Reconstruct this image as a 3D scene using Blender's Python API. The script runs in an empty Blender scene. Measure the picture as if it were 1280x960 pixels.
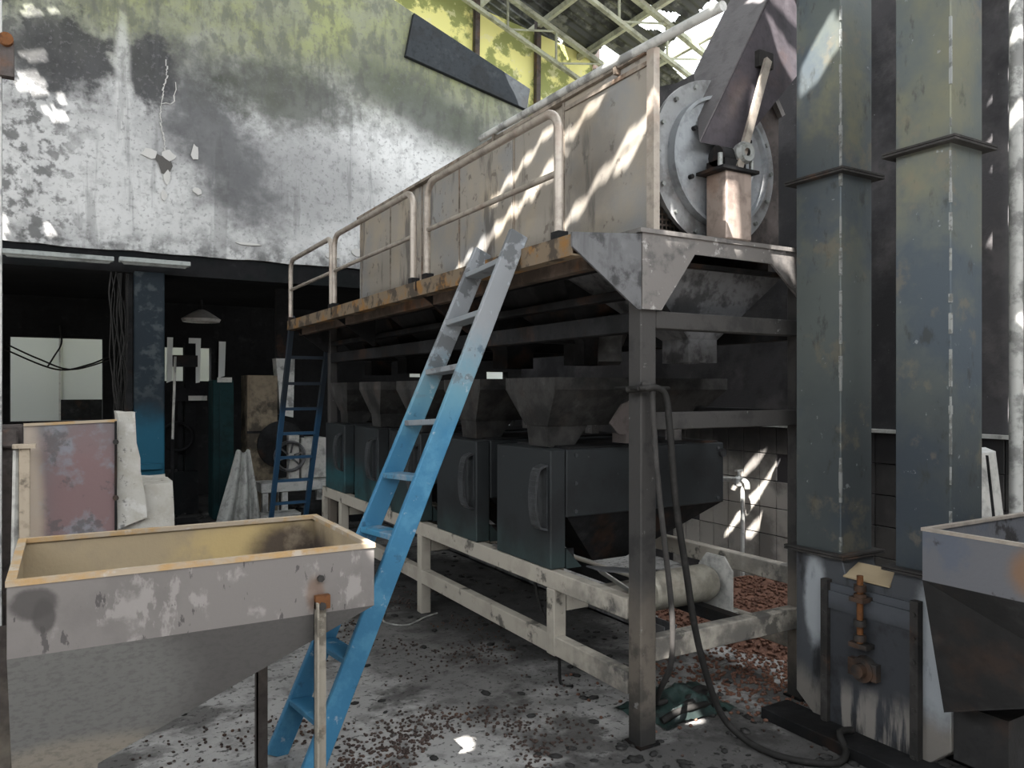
import bpy, math, random
from mathutils import Vector, Matrix, noise as mnoise

# ------------------------------------------------------------------ camera, sky, sun, exposure
scene = bpy.context.scene
COL = scene.collection
YAW = math.atan2(560, 960)
cam_data = bpy.data.cameras.new('camera')
cam_data.sensor_fit = 'HORIZONTAL'
cam_data.sensor_width = 36.0
cam_data.lens = 36.0 * 960 / 1280
cam_data.shift_y = 7 / 1280
cam_data.clip_start = 0.05
cam_data.clip_end = 200
cam = bpy.data.objects.new('camera', cam_data)
COL.objects.link(cam)
cam.location = (0, 0, 1.6)
cam.rotation_euler = (math.pi / 2, 0, -YAW)
scene.camera = cam

world = bpy.data.worlds.new('sky')
scene.world = world
world.use_nodes = True
bgn = world.node_tree.nodes.get('Background') or world.node_tree.nodes.new('ShaderNodeBackground')
bgn.inputs[0].default_value = (0.93, 0.97, 1.0, 1)
bgn.inputs[1].default_value = 2.7

SUN_DIR = Vector((.5, .4, -.9)).normalized()
sun_data = bpy.data.lights.new('sun', 'SUN')
sun_data.energy = 22
sun_data.angle = math.radians(.18)
sun_data.color = (1, .96, .9)
sun = bpy.data.objects.new('sun', sun_data)
COL.objects.link(sun)
sun.location = (-8, -9, 16)
sun.rotation_euler = SUN_DIR.to_track_quat('-Z', 'Y').to_euler()

vs = scene.view_settings
vs.view_transform = 'Standard'
vs.look = 'None'
vs.gamma = 1
vs.exposure = 0.7
vs.use_curve_mapping = False
try:
    scene.cycles.use_denoising = True
    scene.cycles.max_bounces = 6
    scene.cycles.diffuse_bounces = 4
    scene.cycles.caustics_reflective = False
    scene.cycles.caustics_refractive = False
    scene.cycles.sample_clamp_indirect = 6
except Exception:
    pass

# ------------------------------------------------------------------ helpers: objects
ORG = {}


def tag(o, label=None, cat=None, group=None, kind=None):
    if label: o['label'] = label
    if cat: o['category'] = cat
    if group: o['group'] = group
    if kind: o['kind'] = kind
    return o


def thing(name, loc, label, cat, group=None, kind=None):
    o = bpy.data.objects.new(name, None)
    o.empty_display_size = .1
    COL.objects.link(o)
    o.location = loc
    ORG[o.name] = Vector(loc)
    return tag(o, label, cat, group, kind)


class MB:
    def __init__(s):
        s.v = []; s.f = []; s.sm = []

    def add(s, vs_, fs, smooth=False):
        b = len(s.v)
        s.v += [Vector(p) for p in vs_]
        for f in fs:
            s.f.append([b + i for i in f]); s.sm.append(smooth)
        return s

    def box(s, x0, x1, y0, y1, z0, z1):
        p = [(x, y, z) for z in (z0, z1) for y in (y0, y1) for x in (x0, x1)]
        return s.add(p, [(0, 2, 3, 1), (4, 5, 7, 6), (0, 1, 5, 4), (2, 6, 7, 3), (0, 4, 6, 2), (1, 3, 7, 5)])

    def hexa(s, bot, top):
        """bot and top: four points each in the same (counter-clockwise from above) order."""
        return s.add(list(bot) + list(top), [(3, 2, 1, 0), (4, 5, 6, 7), (0, 1, 5, 4), (1, 2, 6, 5), (2, 3, 7, 6), (3, 0, 4, 7)])

    def bar(s, p, q, w, h, up=(0, 0, 1)):
        p, q = Vector(p), Vector(q)
        d = (q - p).normalized()
        u = Vector(up)
        a = d.cross(u)
        if a.length < 1e-4: a = d.cross(Vector((1, 0, 0)))
        a.normalize()
        b = a.cross(d).normalized()
        a *= w / 2; b *= h / 2
        return s.hexa([p - a - b, p + a - b, p + a + b, p - a + b], [q - a - b, q + a - b, q + a + b, q - a + b])

    def prism(s, pts, vec):
        n = len(pts); vec = Vector(vec)
        pts = [Vector(p) for p in pts]
        return s.add(pts + [p + vec for p in pts],
                     [tuple(range(n))[::-1], tuple(range(n, 2 * n))] + [(i, (i + 1) % n, n + (i + 1) % n, n + i) for i in range(n)])

    def tube(s, pts, r, n=8, closed=False, caps=True):
        pts = [Vector(p) for p in pts]
        m = len(pts)
        rs = r if isinstance(r, (list, tuple)) else [r] * m
        rings = []; ref = None
        for i in range(m):
            t = (pts[min(i + 1, m - 1)] - pts[max(i - 1, 0)]).normalized()
            if ref is None:
                ref = t.orthogonal().normalized()
            ref = (ref - t * ref.dot(t)).normalized()
            b = t.cross(ref)
            rings.append([pts[i] + (ref * math.cos(2 * math.pi * k / n) + b * math.sin(2 * math.pi * k / n)) * rs[i] for k in range(n)])
        vs_ = [p for rg in rings for p in rg]
        fs = [(i * n + k, i * n + (k + 1) % n, (i + 1) * n + (k + 1) % n, (i + 1) * n + k) for i in range(m - 1) for k in range(n)]
        s.add(vs_, fs, True)
        if caps:
            s.add(rings[0], [tuple(range(n))[::-1]]); s.add(rings[-1], [tuple(range(n))])
        return s

    def lathe(s, c, axis, prof, n=32):
        """prof: (distance along the axis, radius) pairs."""
        c, ax = Vector(c), Vector(axis).normalized()
        a = ax.orthogonal().normalized(); b = ax.cross(a)
        vs_ = [c + ax * d + (a * math.cos(2 * math.pi * k / n) + b * math.sin(2 * math.pi * k / n)) * r for d, r in prof for k in range(n)]
        for i in range(len(prof) - 1):
            seg = [vs_[i * n + k] for k in range(n)] + [vs_[(i + 1) * n + k] for k in range(n)]
            s.add(seg, [(k, (k + 1) % n, n + (k + 1) % n, n + k) for k in range(n)], True)
        return s

    def cyl(s, p, q, r, n=20):
        p, q = Vector(p), Vector(q)
        return s.lathe(p, q - p, [(0, 1e-4), (0, r), ((q - p).length, r), ((q - p).length, 1e-4)], n)

    def funnel(s, top, bot, t=.006):
        """open sheet-metal frustum: top and bot rings of four points, with wall thickness."""
        top = [Vector(p) for p in top]; bot = [Vector(p) for p in bot]
        ct = sum(top, Vector()) / 4; cb = sum(bot, Vector()) / 4
        ti = [p + (ct - p).normalized() * t * 1.4 for p in top]
        bi = [p + (cb - p).normalized() * t * 1.4 for p in bot]
        v = top + bot + ti + bi
        f = []
        for i in range(4):
            j = (i + 1) % 4
            f += [(i, 4 + i, 4 + j, j), (8 + i, 8 + j, 12 + j, 12 + i), (i, j, 8 + j, 8 + i), (4 + i, 12 + i, 12 + j, 4 + j)]
        return s.add(v, f)

    def build(s, name, mat, parent=None, bevel=0, org=None, label=None, weld=False):
        if parent is not None:
            o0 = ORG[parent.name]
        elif org is not None:
            o0 = Vector(org)
        else:
            xs = [p.x for p in s.v]; ys = [p.y for p in s.v]; zs = [p.z for p in s.v]
            o0 = Vector(((min(xs) + max(xs)) / 2, (min(ys) + max(ys)) / 2, min(zs)))
        me = bpy.data.meshes.new(name)
        me.from_pydata([tuple(p - o0) for p in s.v], [], s.f)
        me.polygons.foreach_set('use_smooth', s.sm)
        me.materials.append(mat)
        me.update()
        o = bpy.data.objects.new(name, me)
        COL.objects.link(o)
        if parent is not None:
            o.parent = parent
        else:
            o.location = o0
        ORG[o.name] = o0
        if bevel:
            md = o.modifiers.new('edge', 'BEVEL'); md.width = bevel; md.segments = 1; md.limit_method = 'ANGLE'
        if label: o['label'] = label
        return o


def copy_tree(o, parent=None, delta=None, mats=None):
    c = o.copy()
    COL.objects.link(c)
    if parent is not None:
        c.parent = parent
    else:
        c.location = o.location + Vector(delta)
    ORG[c.name] = ORG[o.name] + Vector(delta)
    for ch in [x for x in scene.objects if x.parent == o]:
        copy_tree(ch, c, delta)
    return c


def smooth_path(pts, k=8):
    pts = [Vector(p) for p in pts]
    out = []
    for i in range(len(pts) - 1):
        p0, p1, p2, p3 = pts[max(i - 1, 0)], pts[i], pts[i + 1], pts[min(i + 2, len(pts) - 1)]
        for j in range(k):
            t = j / k
            out.append(.5 * ((2 * p1) + (p2 - p0) * t + (2 * p0 - 5 * p1 + 4 * p2 - p3) * t * t + (3 * p1 - p0 - 3 * p2 + p3) * t ** 3))
    out.append(pts[-1])
    return out


# ------------------------------------------------------------------ helpers: materials
class Mat:
    """layers of colour, each held back by a mask in world metres."""
    def __init__(s, name, base, rough=.7, metal=0.0, bump=.15, bscale=60):
        s.m = bpy.data.materials.new(name)
        s.m.use_nodes = True
        s.t = s.m.node_tree
        s.n = s.t.nodes
        s.bsdf = s.n.get('Principled BSDF')
        s.pos = s.n.new('ShaderNodeNewGeometry').outputs['Position']
        s.col = None
        s.base = base
        s.bsdf.inputs['Roughness'].default_value = rough
        s.bsdf.inputs['Metallic'].default_value = metal
        s.bsdf.inputs['Specular IOR Level'].default_value = .12 if rough >= .6 else .3
        rgb = s.n.new('ShaderNodeRGB'); rgb.outputs[0].default_value = (*base, 1)
        s.col = rgb.outputs[0]
        if bump:
            nz = s.tex(bscale, 4, .6)
            b = s.n.new('ShaderNodeBump'); b.inputs['Strength'].default_value = bump; b.inputs['Distance'].default_value = .01
            s.t.links.new(nz, b.inputs['Height'])
            s.t.links.new(b.outputs[0], s.bsdf.inputs['Normal'])

    def tex(s, scale, detail=5, rough=.6, stretch=None, off=(0, 0, 0)):
        mp = s.n.new('ShaderNodeMapping')
        s.t.links.new(s.pos, mp.inputs[0])
        mp.inputs['Location'].default_value = off
        if stretch: mp.inputs['Scale'].default_value = stretch
        nz = s.n.new('ShaderNodeTexNoise')
        nz.inputs['Scale'].default_value = scale
        nz.inputs['Detail'].default_value = detail
        nz.inputs['Roughness'].default_value = rough
        s.t.links.new(mp.outputs[0], nz.inputs['Vector'])
        return nz.outputs['Fac']

    def math(s, op, a, b):
        m = s.n.new('ShaderNodeMath'); m.operation = op
        for i, x in enumerate((a, b)):
            if isinstance(x, (int, float)): m.inputs[i].default_value = x
            else: s.t.links.new(x, m.inputs[i])
        return m.outputs[0]

    def ramp(s, x, lo, hi):
        r = s.n.new('ShaderNodeMapRange'); r.interpolation_type = 'SMOOTHSTEP'
        if lo > hi:
            r.inputs['To Min'].default_value = 1; r.inputs['To Max'].default_value = 0
            lo, hi = hi, lo
        r.inputs['From Min'].default_value = lo; r.inputs['From Max'].default_value = hi
        s.t.links.new(x, r.inputs['Value'])
        return r.outputs[0]

    def noise(s, scale, lo, hi, stretch=None, off=(0, 0, 0), detail=6):
        return s.ramp(s.tex(scale, detail, .62, stretch, off), lo, hi)

    def grad(s, axis, v0, v1, amp=.3, scale=3, stretch=None):
        sp = s.n.new('ShaderNodeSeparateXYZ'); s.t.links.new(s.pos, sp.inputs[0])
        nz = s.math('MULTIPLY', s.math('SUBTRACT', s.tex(scale, 5, .6, stretch), .5), amp * 2)
        return s.ramp(s.math('ADD', sp.outputs['XYZ'.index(axis)], nz), v0, v1)

    def blob(s, c, r, soft=.3, amp=.5, scale=3, rot=0):
        """soft-edged stain: ellipsoid at c with radii r."""
        mp = s.n.new('ShaderNodeMapping'); mp.vector_type = 'TEXTURE'
        s.t.links.new(s.pos, mp.inputs[0])
        mp.inputs['Location'].default_value = c
        mp.inputs['Scale'].default_value = r
        mp.inputs['Rotation'].default_value = (0, rot, 0)
        ln = s.n.new('ShaderNodeVectorMath'); ln.operation = 'LENGTH'
        s.t.links.new(mp.outputs[0], ln.inputs[0])
        d = s.math('ADD', ln.outputs['Value'], s.math('MULTIPLY', s.math('SUBTRACT', s.tex(scale, 6, .65), .5), amp * 2))
        return s.ramp(d, 1 + soft, 1 - soft)

    def mul(s, a, b): return s.math('MULTIPLY', a, b)

    def lay(s, color, mask, amt=1.0):
        if amt != 1.0: mask = s.math('MULTIPLY', mask, amt)
        mx = s.n.new('ShaderNodeMix'); mx.data_type = 'RGBA'
        s.t.links.new(mask, mx.inputs[0])
        s.t.links.new(s.col, mx.inputs[6])
        mx.inputs[7].default_value = (*color, 1)
        s.col = mx.outputs[2]
        return s

    def done(s):
        s.t.links.new(s.col, s.bsdf.inputs['Base Color'])
        return s.m


def grime(name, base, soot=(.02, .02, .02), amt=.7, lo=.45, hi=.65, scale=2.5, rough=.65, metal=0., streak=.4, rust=0., pale=.25, bump=.12):
    m = Mat(name, base, rough, metal, bump)
    if pale: m.lay(tuple(min(1, c * 1.7 + .05) for c in base), m.noise(7, .55, .72, off=(3, 1, 2)), pale)
    m.lay(tuple(c * .55 for c in base), m.noise(18, .48, .66), .5)
    if rust: m.lay((.22, .09, .03), m.noise(4, .52, .66, off=(7, 3, 5)), rust)
    if streak: m.lay(tuple(c * .4 for c in base), m.noise(9, .52, .68, stretch=(1, 1, .12)), streak)
    if amt: m.lay(soot, m.noise(scale, lo, hi, off=(1.3, 4.2, .7)), amt)
    return m.done()


def plain(name, c, rough=.6, metal=0., bump=0):
    return Mat(name, c, rough, metal, bump).done()


M = {}
# plaster wall: grey lime plaster, soot clouds, yellow-green top
w = Mat('burnt_plaster', (.50, .50, .495), .9, 0, .25, 40)
w.lay((.20, .20, .205), w.noise(1.1, .42, .66, off=(2, 0, 1)), .75)
w.lay((.13, .13, .132), w.noise(3.2, .49, .68, off=(6, 0, 3), detail=9), .55)
w.lay((.80, .80, .79), w.blob((3.5, 8, 3.85), (1.7, 2, .75), .6, .4, 2.2), .92)  # bright daylight on the lower right of the wall, painted into the plaster colour
w.lay((.60, .60, .595), w.blob((.25, 8, 3.55), (.6, 2, .6), .5, .5, 2.5), .75)  # brightly lit area left of centre, also painted as paler plaster
w.lay((.26, .26, .26), w.noise(11, .50, .66, off=(1, 0, 7)), .4)
w.lay((.205, .22, .125), w.grad('Z', 4.3, 5.2, .55, 1.2), .80)
w.lay((.32, .345, .15), w.mul(w.grad('Z', 4.8, 5.4, .5, 1.6), w.noise(1.4, .45, .62, off=(5, 2, 8))), .7)
w.lay((.045, .045, .048), w.blob((.0, 8, 4.62), (.42, 2, .34), .3, 1.1, 6), .9)
w.lay((.05, .05, .052), w.blob((.72, 8, 4.62), (.21, 2, .34), .2, .7, 7), .9)
w.lay((.07, .07, .075), w.blob((1.3, 8, 4.05), (.36, 2, .95), .5, .95, 5, rot=-.55), .8)
w.lay((.07, .075, .06), w.blob((2.0, 8, 4.62), (.75, 2, .34), .5, .95, 5), .8)
w.lay((.13, .13, .135), w.blob((2.2, 8, 3.75), (.8, 2, .5), .6, .5, 3), .6)
w.lay((.09, .10, .08), w.blob((3.6, 8, 4.75), (1.0, 2, .28), .5, .5, 3, rot=.36), .8)
w.lay((.06, .06, .06), w.mul(w.grad('X', .35, -.2, .25, 2), w.noise(6, .48, .58)), .75)
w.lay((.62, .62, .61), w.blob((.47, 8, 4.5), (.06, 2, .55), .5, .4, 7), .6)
w.lay((.10, .10, .10), w.noise(5, .55, .62, stretch=(1, 1, .10), off=(0, 0, 3)), .35)
w.lay((.10, .10, .095), w.mul(w.grad('Z', 3.9, 4.9, .5, 2), w.noise(7, .46, .60, stretch=(1, 1, .6), off=(2, 0, 2))), .55)
w.lay((.16, .16, .16), w.noise(24, .54, .64), .5)
w.lay((.05, .05, .05), w.mul(w.grad('Z', 3.12, 2.95, .16, 6), w.noise(7, .42, .6)), .6)
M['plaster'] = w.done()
M['chip'] = plain('fresh_plaster', (.50, .49, .47), .9, 0, .2)
M['hole'] = plain('broken_core', (.10, .095, .09), .95, 0, .3)

f = Mat('sooty_concrete_floor', (.33, .32, .31), .85, 0, .5, 35)
f.lay((.44, .425, .41), f.noise(2.2, .46, .62, off=(4, 4, 0)), .6)
f.lay((.15, .145, .14), f.noise(5, .50, .62, off=(1, 6, 0)), .65)
f.lay((.07, .066, .063), f.noise(1.6, .52, .60, off=(9, 2, 0), detail=10), .8)
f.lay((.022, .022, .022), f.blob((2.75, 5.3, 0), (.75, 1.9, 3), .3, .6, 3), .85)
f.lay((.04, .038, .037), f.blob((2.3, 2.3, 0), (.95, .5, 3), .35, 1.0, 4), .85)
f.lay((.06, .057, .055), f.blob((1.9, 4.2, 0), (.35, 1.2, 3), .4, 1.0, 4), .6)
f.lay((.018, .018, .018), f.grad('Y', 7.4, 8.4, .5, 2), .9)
f.lay((.05, .048, .046), f.noise(30, .56, .62), .8)
f.lay((.55, .54, .52), f.noise(45, .69, .73, off=(3, 3, 3)), .6)
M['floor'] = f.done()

M['tower'] = grime('blackened_steel', (.115, .112, .108), (.02, .02, .02), .55, .45, .62, 2.2, .55, .2, .4)
t_ = Mat('post_steel', (.058, .055, .053), .6, .1)
t_.lay((.17, .145, .12), t_.grad('Z', .75, .45, .25, 3), .8)
t_.lay((.03, .03, .03), t_.noise(6, .5, .63), .6)
t_.lay((.03, .03, .03), t_.grad('Z', .28, .05, .12, 8), .9)
t_.lay((.35, .35, .34), t_.noise(14, .66, .72), .5)
M['post'] = t_.done()
M['under'] = grime('sooted_steel', (.022, .022, .023), (.006, .006, .006), .7, .4, .6, 2.5, .65, .05, .3, .15, .3)
M['gusset'] = grime('scorched_plate', (.15, .15, .155), (.025, .025, .025), .7, .5, .6, 6, .5, .3, .5)
fa = Mat('scoured_plate', (.21, .195, .185), .45, .35)
fa.lay((.07, .07, .072), fa.noise(7, .46, .62), .7)
fa.lay((.52, .50, .48), fa.noise(16, .60, .68), .7)
M['fascia'] = fa.done()
e = Mat('rusty_deck_edge', (.17, .13, .09), .75)
e.lay((.24, .12, .035), e.noise(5, .50, .6), .8)
e.lay((.05, .042, .036), e.noise(6.5, .49, .57, off=(4, 4, 1)), .85)
M['deck_edge'] = e.done()
M['deck'] = grime('deck_plate', (.10, .075, .06), (.03, .025, .02), .6, .45, .6, 4, .8, 0, 0, .5)
c = Mat('heat_stained_casing', (.315, .285, .245), .55, .2)
c.lay((.24, .25, .26), c.noise(1.3, .48, .64, off=(3, 0, 4)), .7)
c.lay((.40, .33, .24), c.noise(1.8, .5, .66, off=(0, 5, 0)), .6)
c.lay((.10, .09, .08), c.noise(5, .54, .64, stretch=(1, 1, .22)), .75)
c.lay((.12, .10, .085), c.noise(11, .6, .66), .7)
c.lay((.09, .085, .08), c.blob((2.3, 3.15, 2.75), (1, .22, .32), .5, .6, 5), .5)
M['casing'] = c.done()
M['seam'] = grime('seam_strip', (.28, .24, .20), (.06, .05, .04), .6, .5, .6, 9, .6, .2, .3, .4)
M['rail'] = grime('bare_rail_tube', (.42, .37, .32), (.10, .09, .08), .35, .5, .65, 6, .45, .45, .2, .2)
M['drum'] = grime('drum_steel', (.33, .335, .34), (.10, .095, .09), .6, .5, .65, 5, .45, .5, .2, .2)
M['cover'] = grime('drum_cover_steel', (.36, .38, .40), (.12, .12, .12), .4, .52, .66, 5, .4, .5, .15, .1)
M['perf'] = grime('perforated_sheet', (.20, .165, .14), (.05, .04, .035), .5, .5, .65, 6, .6, .2, 0, .3)
M['brace_post'] = grime('brown_box_post', (.36, .29, .25), (.12, .09, .08), .5, .5, .66, 8, .55, .3, .4, .3)
M['chute_dark'] = grime('purple_grey_chute', (.085, .075, .085), (.04, .035, .04), .5, .5, .65, 4, .5, .25, .3, .1)
M['dark_panel'] = grime('brown_dark_panel', (.10, .085, .08), (.03, .028, .027), .6, .5, .62, 5, .6, .15, .3, .3)
el = Mat('heat_blued_elevator', (.115, .13, .125), .45, .3, .06)
el.lay((.185, .18, .12), el.mul(el.grad('Z', 2.0, 2.5, .4, 2), el.noise(1.2, .42, .6, off=(0, 0, 2))), .8)
el.lay((.06, .08, .11), el.noise(1.6, .46, .60, off=(5, 1, 0)), .65)
el.lay((.035, .042, .052), el.blob((3.2, 2.1, 1.1), (.5, .6, .55), .5, .5, 2), .6)
el.lay((.045, .045, .04), el.noise(14, .58, .70, stretch=(1, 1, .5)), .6)
el.lay((.20, .17, .12), el.noise(5, .56, .66, off=(2, 7, 1)), .45)
el.lay((.33, .35, .36), el.noise(22, .67, .72), .6)
M['elevator'] = el.done()
M['weld'] = grime('weld_bead', (.30, .31, .30), (.08, .08, .07), .6, .5, .58, 22, .5, .4, 0)
bo = Mat('elevator_boot_steel', (.085, .09, .10), .45, .35)
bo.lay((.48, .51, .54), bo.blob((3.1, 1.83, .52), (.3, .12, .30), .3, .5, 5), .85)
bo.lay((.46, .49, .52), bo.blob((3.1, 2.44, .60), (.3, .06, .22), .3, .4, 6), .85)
bo.lay((.30, .27, .24), bo.grad('Z', .30, .16, .14, 5, (1, 1, .3)), .75)
bo.lay((.025, .025, .027), bo.noise(4.5, .52, .62, stretch=(1, 1, .35)), .85)
M['boot'] = bo.done()
bp_ = Mat('boot_cover_plate', (.05, .053, .06), .5, .2, .08)
bp_.lay((.022, .022, .024), bp_.noise(5, .46, .6), .7)
bp_.lay((.30, .275, .25), bp_.mul(bp_.grad('Z', .30, .17, .12, 4), bp_.noise(11, .46, .56, stretch=(1, 1, .12))), .8)
bp_.lay((.12, .13, .15), bp_.grad('Z', .56, .64, .05, 8), .5)
M['boot_plate'] = bp_.done()
M['flange'] = grime('black_flange', (.05, .047, .045), (.02, .02, .02), .5, .5, .6, 6, .6, .2, 0, .25)
M['rust_screw'] = grime('rusty_screw', (.15, .065, .028), (.06, .03, .02), .5, .5, .6, 20, .7, .1, 0, .5)
cb = Mat('cabinet_grey_paint', (.027, .03, .032), .5, .05, .06)
cb.lay((.025, .12, .14), cb.mul(cb.grad('Y', 4.8, 6.6, .4, 2), cb.grad('Z', 1.02, .78, .18, 4)), .65)
cb.lay((.04, .07, .068), cb.grad('Z', .86, .68, .12, 5), .5)
cb.lay((.017, .017, .018), cb.noise(2.4, .46, .64, off=(8, 0, 0)), .7)
cb.lay((.12, .12, .12), cb.noise(26, .70, .74), .4)
M['cabinet'] = cb.done()
M['handle'] = grime('dark_handle', (.065, .068, .072), (.02, .02, .02), .4, .5, .6, 9, .4, .2, 0)
M['funnel'] = grime('sooty_funnel', (.055, .053, .051), (.014, .014, .014), .65, .45, .62, 4, .6, .15, .35, .06, .35)
cr = Mat('cream_frame_paint', (.41, .375, .32), .65)
cr.lay((.30, .27, .23), cr.noise(4, .48, .62), .6)
cr.lay((.05, .048, .045), cr.noise(5, .57, .64, off=(2, 2, 2)), .8)
cr.lay((.10, .095, .09), cr.mul(cr.grad('Y', 3.6, 2.8, .3, 3), cr.noise(5, .38, .6)), .8)
M['cream'] = cr.done()
la = Mat('ladder_blue_paint', (.04, .165, .29), .55)
la.lay((.10, .29, .44), la.noise(6, .5, .66), .5)
la.lay((.13, .27, .33), la.grad('Z', 1.28, 1.62, .22, 5), .8)
la.lay((.26, .26, .27), la.grad('Z', 1.58, 1.9, .28, 4), .9)
la.lay((.09, .095, .10), la.mul(la.grad('Z', 1.5, 1.75, .1, 5), la.noise(8, .52, .57)), .75)
la.lay((.42, .46, .50), la.noise(20, .62, .70), .55)
la.lay((.02, .05, .09), la.noise(12, .62, .70, off=(4, 1, 4)), .5)
M['ladder'] = la.done()
ru = Mat('worn_rung_paint', (.05, .20, .33), .65)
ru.lay((.24, .28, .32), ru.noise(7, .46, .62), .7)
ru.lay((.22, .225, .23), ru.grad('Z', 1.1, 1.5, .15, 5), .9)
ru.lay((.08, .08, .085), ru.noise(12, .56, .64), .5)
M['rung'] = ru.done()
l2 = Mat('dark_blue_ladder_paint', (.03, .085, .16), .55)
l2.lay((.022, .024, .027), l2.grad('Z', 1.2, 1.55, .15, 4), .9)
M['ladder2'] = l2.done()
h = Mat('hopper_grey_paint', (.185, .17, .162), .55, .1, .06)
h.lay((.14, .128, .123), h.noise(2.2, .46, .62), .6)
h.lay((.36, .335, .32), h.mul(h.noise(16, .50, .56, stretch=(1, 1, .45)), h.noise(3.2, .49, .55, off=(3, 3, 3))), .5)
h.lay((.06, .055, .055), h.noise(28, .63, .67, stretch=(1, 1, .35)), .8)
h.lay((.06, .055, .053), h.blob((-.075, 2.6, .985), (.06, .3, .045), .2, .35, 14), .85)
h.lay((.06, .055, .053), h.blob((-.05, 2.6, .945), (.028, .3, .05), .2, .3, 18), .85)
h.lay((.16, .10, .07), h.blob((.74, 2.6, .9), (.03, .3, .06), .4, .3, 8), .7)
M['hopper'] = h.done()
hl = Mat('hopper_cone_steel', (.085, .08, .077), .55, .15, .10, 90)
hl.lay((.15, .147, .14), hl.blob((.0, 2.65, .68), (.34, 1, .22), .3, .2, 3), .85)
hl.lay((.24, .21, .17), hl.blob((-.02, 2.65, .48), (.3, 1, .07), .4, .3, 4), .8)
hl.lay((.06, .058, .056), hl.noise(90, .45, .65, stretch=(.5, 1, 1.0)), .35)
M['hopper_cone'] = hl.done()
hi = Mat('hopper_inside_tan', (.36, .285, .185), .6)
hi.lay((.55, .40, .16), hi.blob((.65, 3.3, .95), (.25, .3, .12), .5, .4, 4), .6)
hi.lay((.045, .035, .035), hi.blob((.84, 3.3, .90), (.17, .3, .14), .35, .35, 5), .92)
hi.lay((.30, .24, .17), hi.noise(6, .5, .65), .5)
M['hopper_in'] = hi.done()
ri = Mat('hopper_rim_rust', (.38, .31, .23), .65)
ri.lay((.42, .25, .09), ri.noise(7, .48, .62), .7)
ri.lay((.48, .44, .40), ri.noise(12, .58, .66), .6)
M['rim'] = ri.done()
M['angle_leg'] = grime('worn_angle_leg', (.33, .30, .25), (.07, .06, .05), .6, .52, .6, 9, .6, .2, .3, .2)
M['dark_leg'] = grime('dark_leg', (.07, .06, .055), (.25, .22, .18), .8, .5, .7, 2, .7, .1, 0)
rh = Mat('inlet_hopper_blued', (.14, .142, .155), .5, .25)
rh.lay((.10, .12, .16), rh.noise(4, .48, .6), .6)
rh.lay((.035, .032, .03), rh.noise(5, .56, .62, off=(3, 2, 3)), .85)
rh.lay((.23, .13, .07), rh.blob((2.8, 1.32, .98), (.3, .08, .09), .4, .4, 6), .8)
M['inlet'] = rh.done()
M['inlet_low'] = grime('inlet_cone', (.032, .031, .031), (.02, .02, .02), .6, .45, .6, 4, .55, .2, .2, .1)
cc = Mat('lime_washed_concrete', (.46, .44, .40), .95, 0, .5, 30)
cc.lay((.36, .33, .28), cc.noise(5, .48, .62), .6)
cc.lay((.62, .61, .59), cc.noise(9, .54, .64), .5)
cc.lay((.10, .10, .10), cc.noise(22, .62, .68), .7)
M['concrete'] = cc.done()
ms = Mat('pink_grey_sheet', (.17, .162, .165), .6, .1)
ms.lay((.215, .135, .135), ms.blob((.12, 5, 1.0), (.24, 1, .42), .5, .4, 4), .85)
ms.lay((.23, .25, .28), ms.noise(5, .48, .62), .7)
ms.lay((.10, .095, .095), ms.noise(6.5, .56, .64, off=(6, 0, 2)), .7)
ms.lay((.46, .38, .30), ms.blob((-.17, 5, .9), (.07, 1, .5), .4, .3, 5), .8)
M['sheet'] = ms.done()
M['tan_door'] = grime('scorched_tan_door', (.22, .18, .13), (.03, .028, .025), .8, .45, .62, 4, .8, 0, .4)
M['timber'] = grime('pale_timber', (.42, .35, .27), (.05, .045, .04), .6, .56, .64, 8, .8, 0, .3)
co = Mat('column_blue_paint', (.014, .075, .12), .6)
co.lay((.014, .016, .019), co.grad('Z', 1.15, 1.55, .2, 3), .93)
co.lay((.05, .06, .065), co.mul(co.grad('Z', 1.4, 1.8, .3, 3), co.noise(6, .5, .62)), .8)
co.lay((.25, .27, .28), co.noise(32, .68, .73), .5)
M['column'] = co.done()
M['black'] = grime('charred_black', (.011, .011, .012), (.005, .008, .008), .5, .45, .6, 3, .85, 0, .2, 0, .2)
M['char_room'] = grime('charred_room', (.012, .012, .0125), (.005, .005, .005), .6, .45, .6, 1.2, .9, 0, .3, 0, .15)
M['white_wall'] = Mat('far_white_wall', (.62, .64, .62), .9).done()
rw = Mat('dark_burnt_wall', (.075, .072, .076), .8, 0, .25)
rw.lay((.14, .13, .13), rw.noise(3, .5, .66), .5)
rw.lay((.20, .20, .205), rw.grad('Y', 2.55, 2.4, .04, 2), .8)  # near stretch painted paler to stand in for light on the wall
rw.lay((.03, .03, .032), rw.noise(1.3, .45, .62), .8)
rw.lay((.3, .3, .3), rw.noise(28, .69, .73), .5)
M['right_wall'] = rw.done()
ti = Mat('sooty_white_tile', (.50, .47, .43), .4, 0, .03)
ti.lay((.12, .11, .105), ti.noise(1.7, .44, .60, off=(1, 0, 2)), .7)
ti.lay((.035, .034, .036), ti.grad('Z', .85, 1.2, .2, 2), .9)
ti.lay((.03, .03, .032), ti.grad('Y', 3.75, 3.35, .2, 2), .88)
M['tile'] = ti.done()
rs = Mat('burnt_roof_sheet', (.10, .105, .10), .7, .2)
rs.lay((.30, .31, .27), rs.noise(3.5, .52, .60), .6)
rs.lay((.02, .02, .02), rs.noise(2.2, .5, .6, off=(3, 3, 3)), .7)
M['roof'] = rs.done()
M['truss'] = grime('pale_truss', (.42, .43, .33), (.10, .10, .08), .5, .5, .62, 3, .7, .1, 0, .15)
ye = Mat('yellow_gable_paint', (.80, .76, .30), .8)
ye.lay((.16, .20, .07), ye.noise(1.6, .48, .53, off=(0, 2, 0), detail=9), .8)
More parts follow.
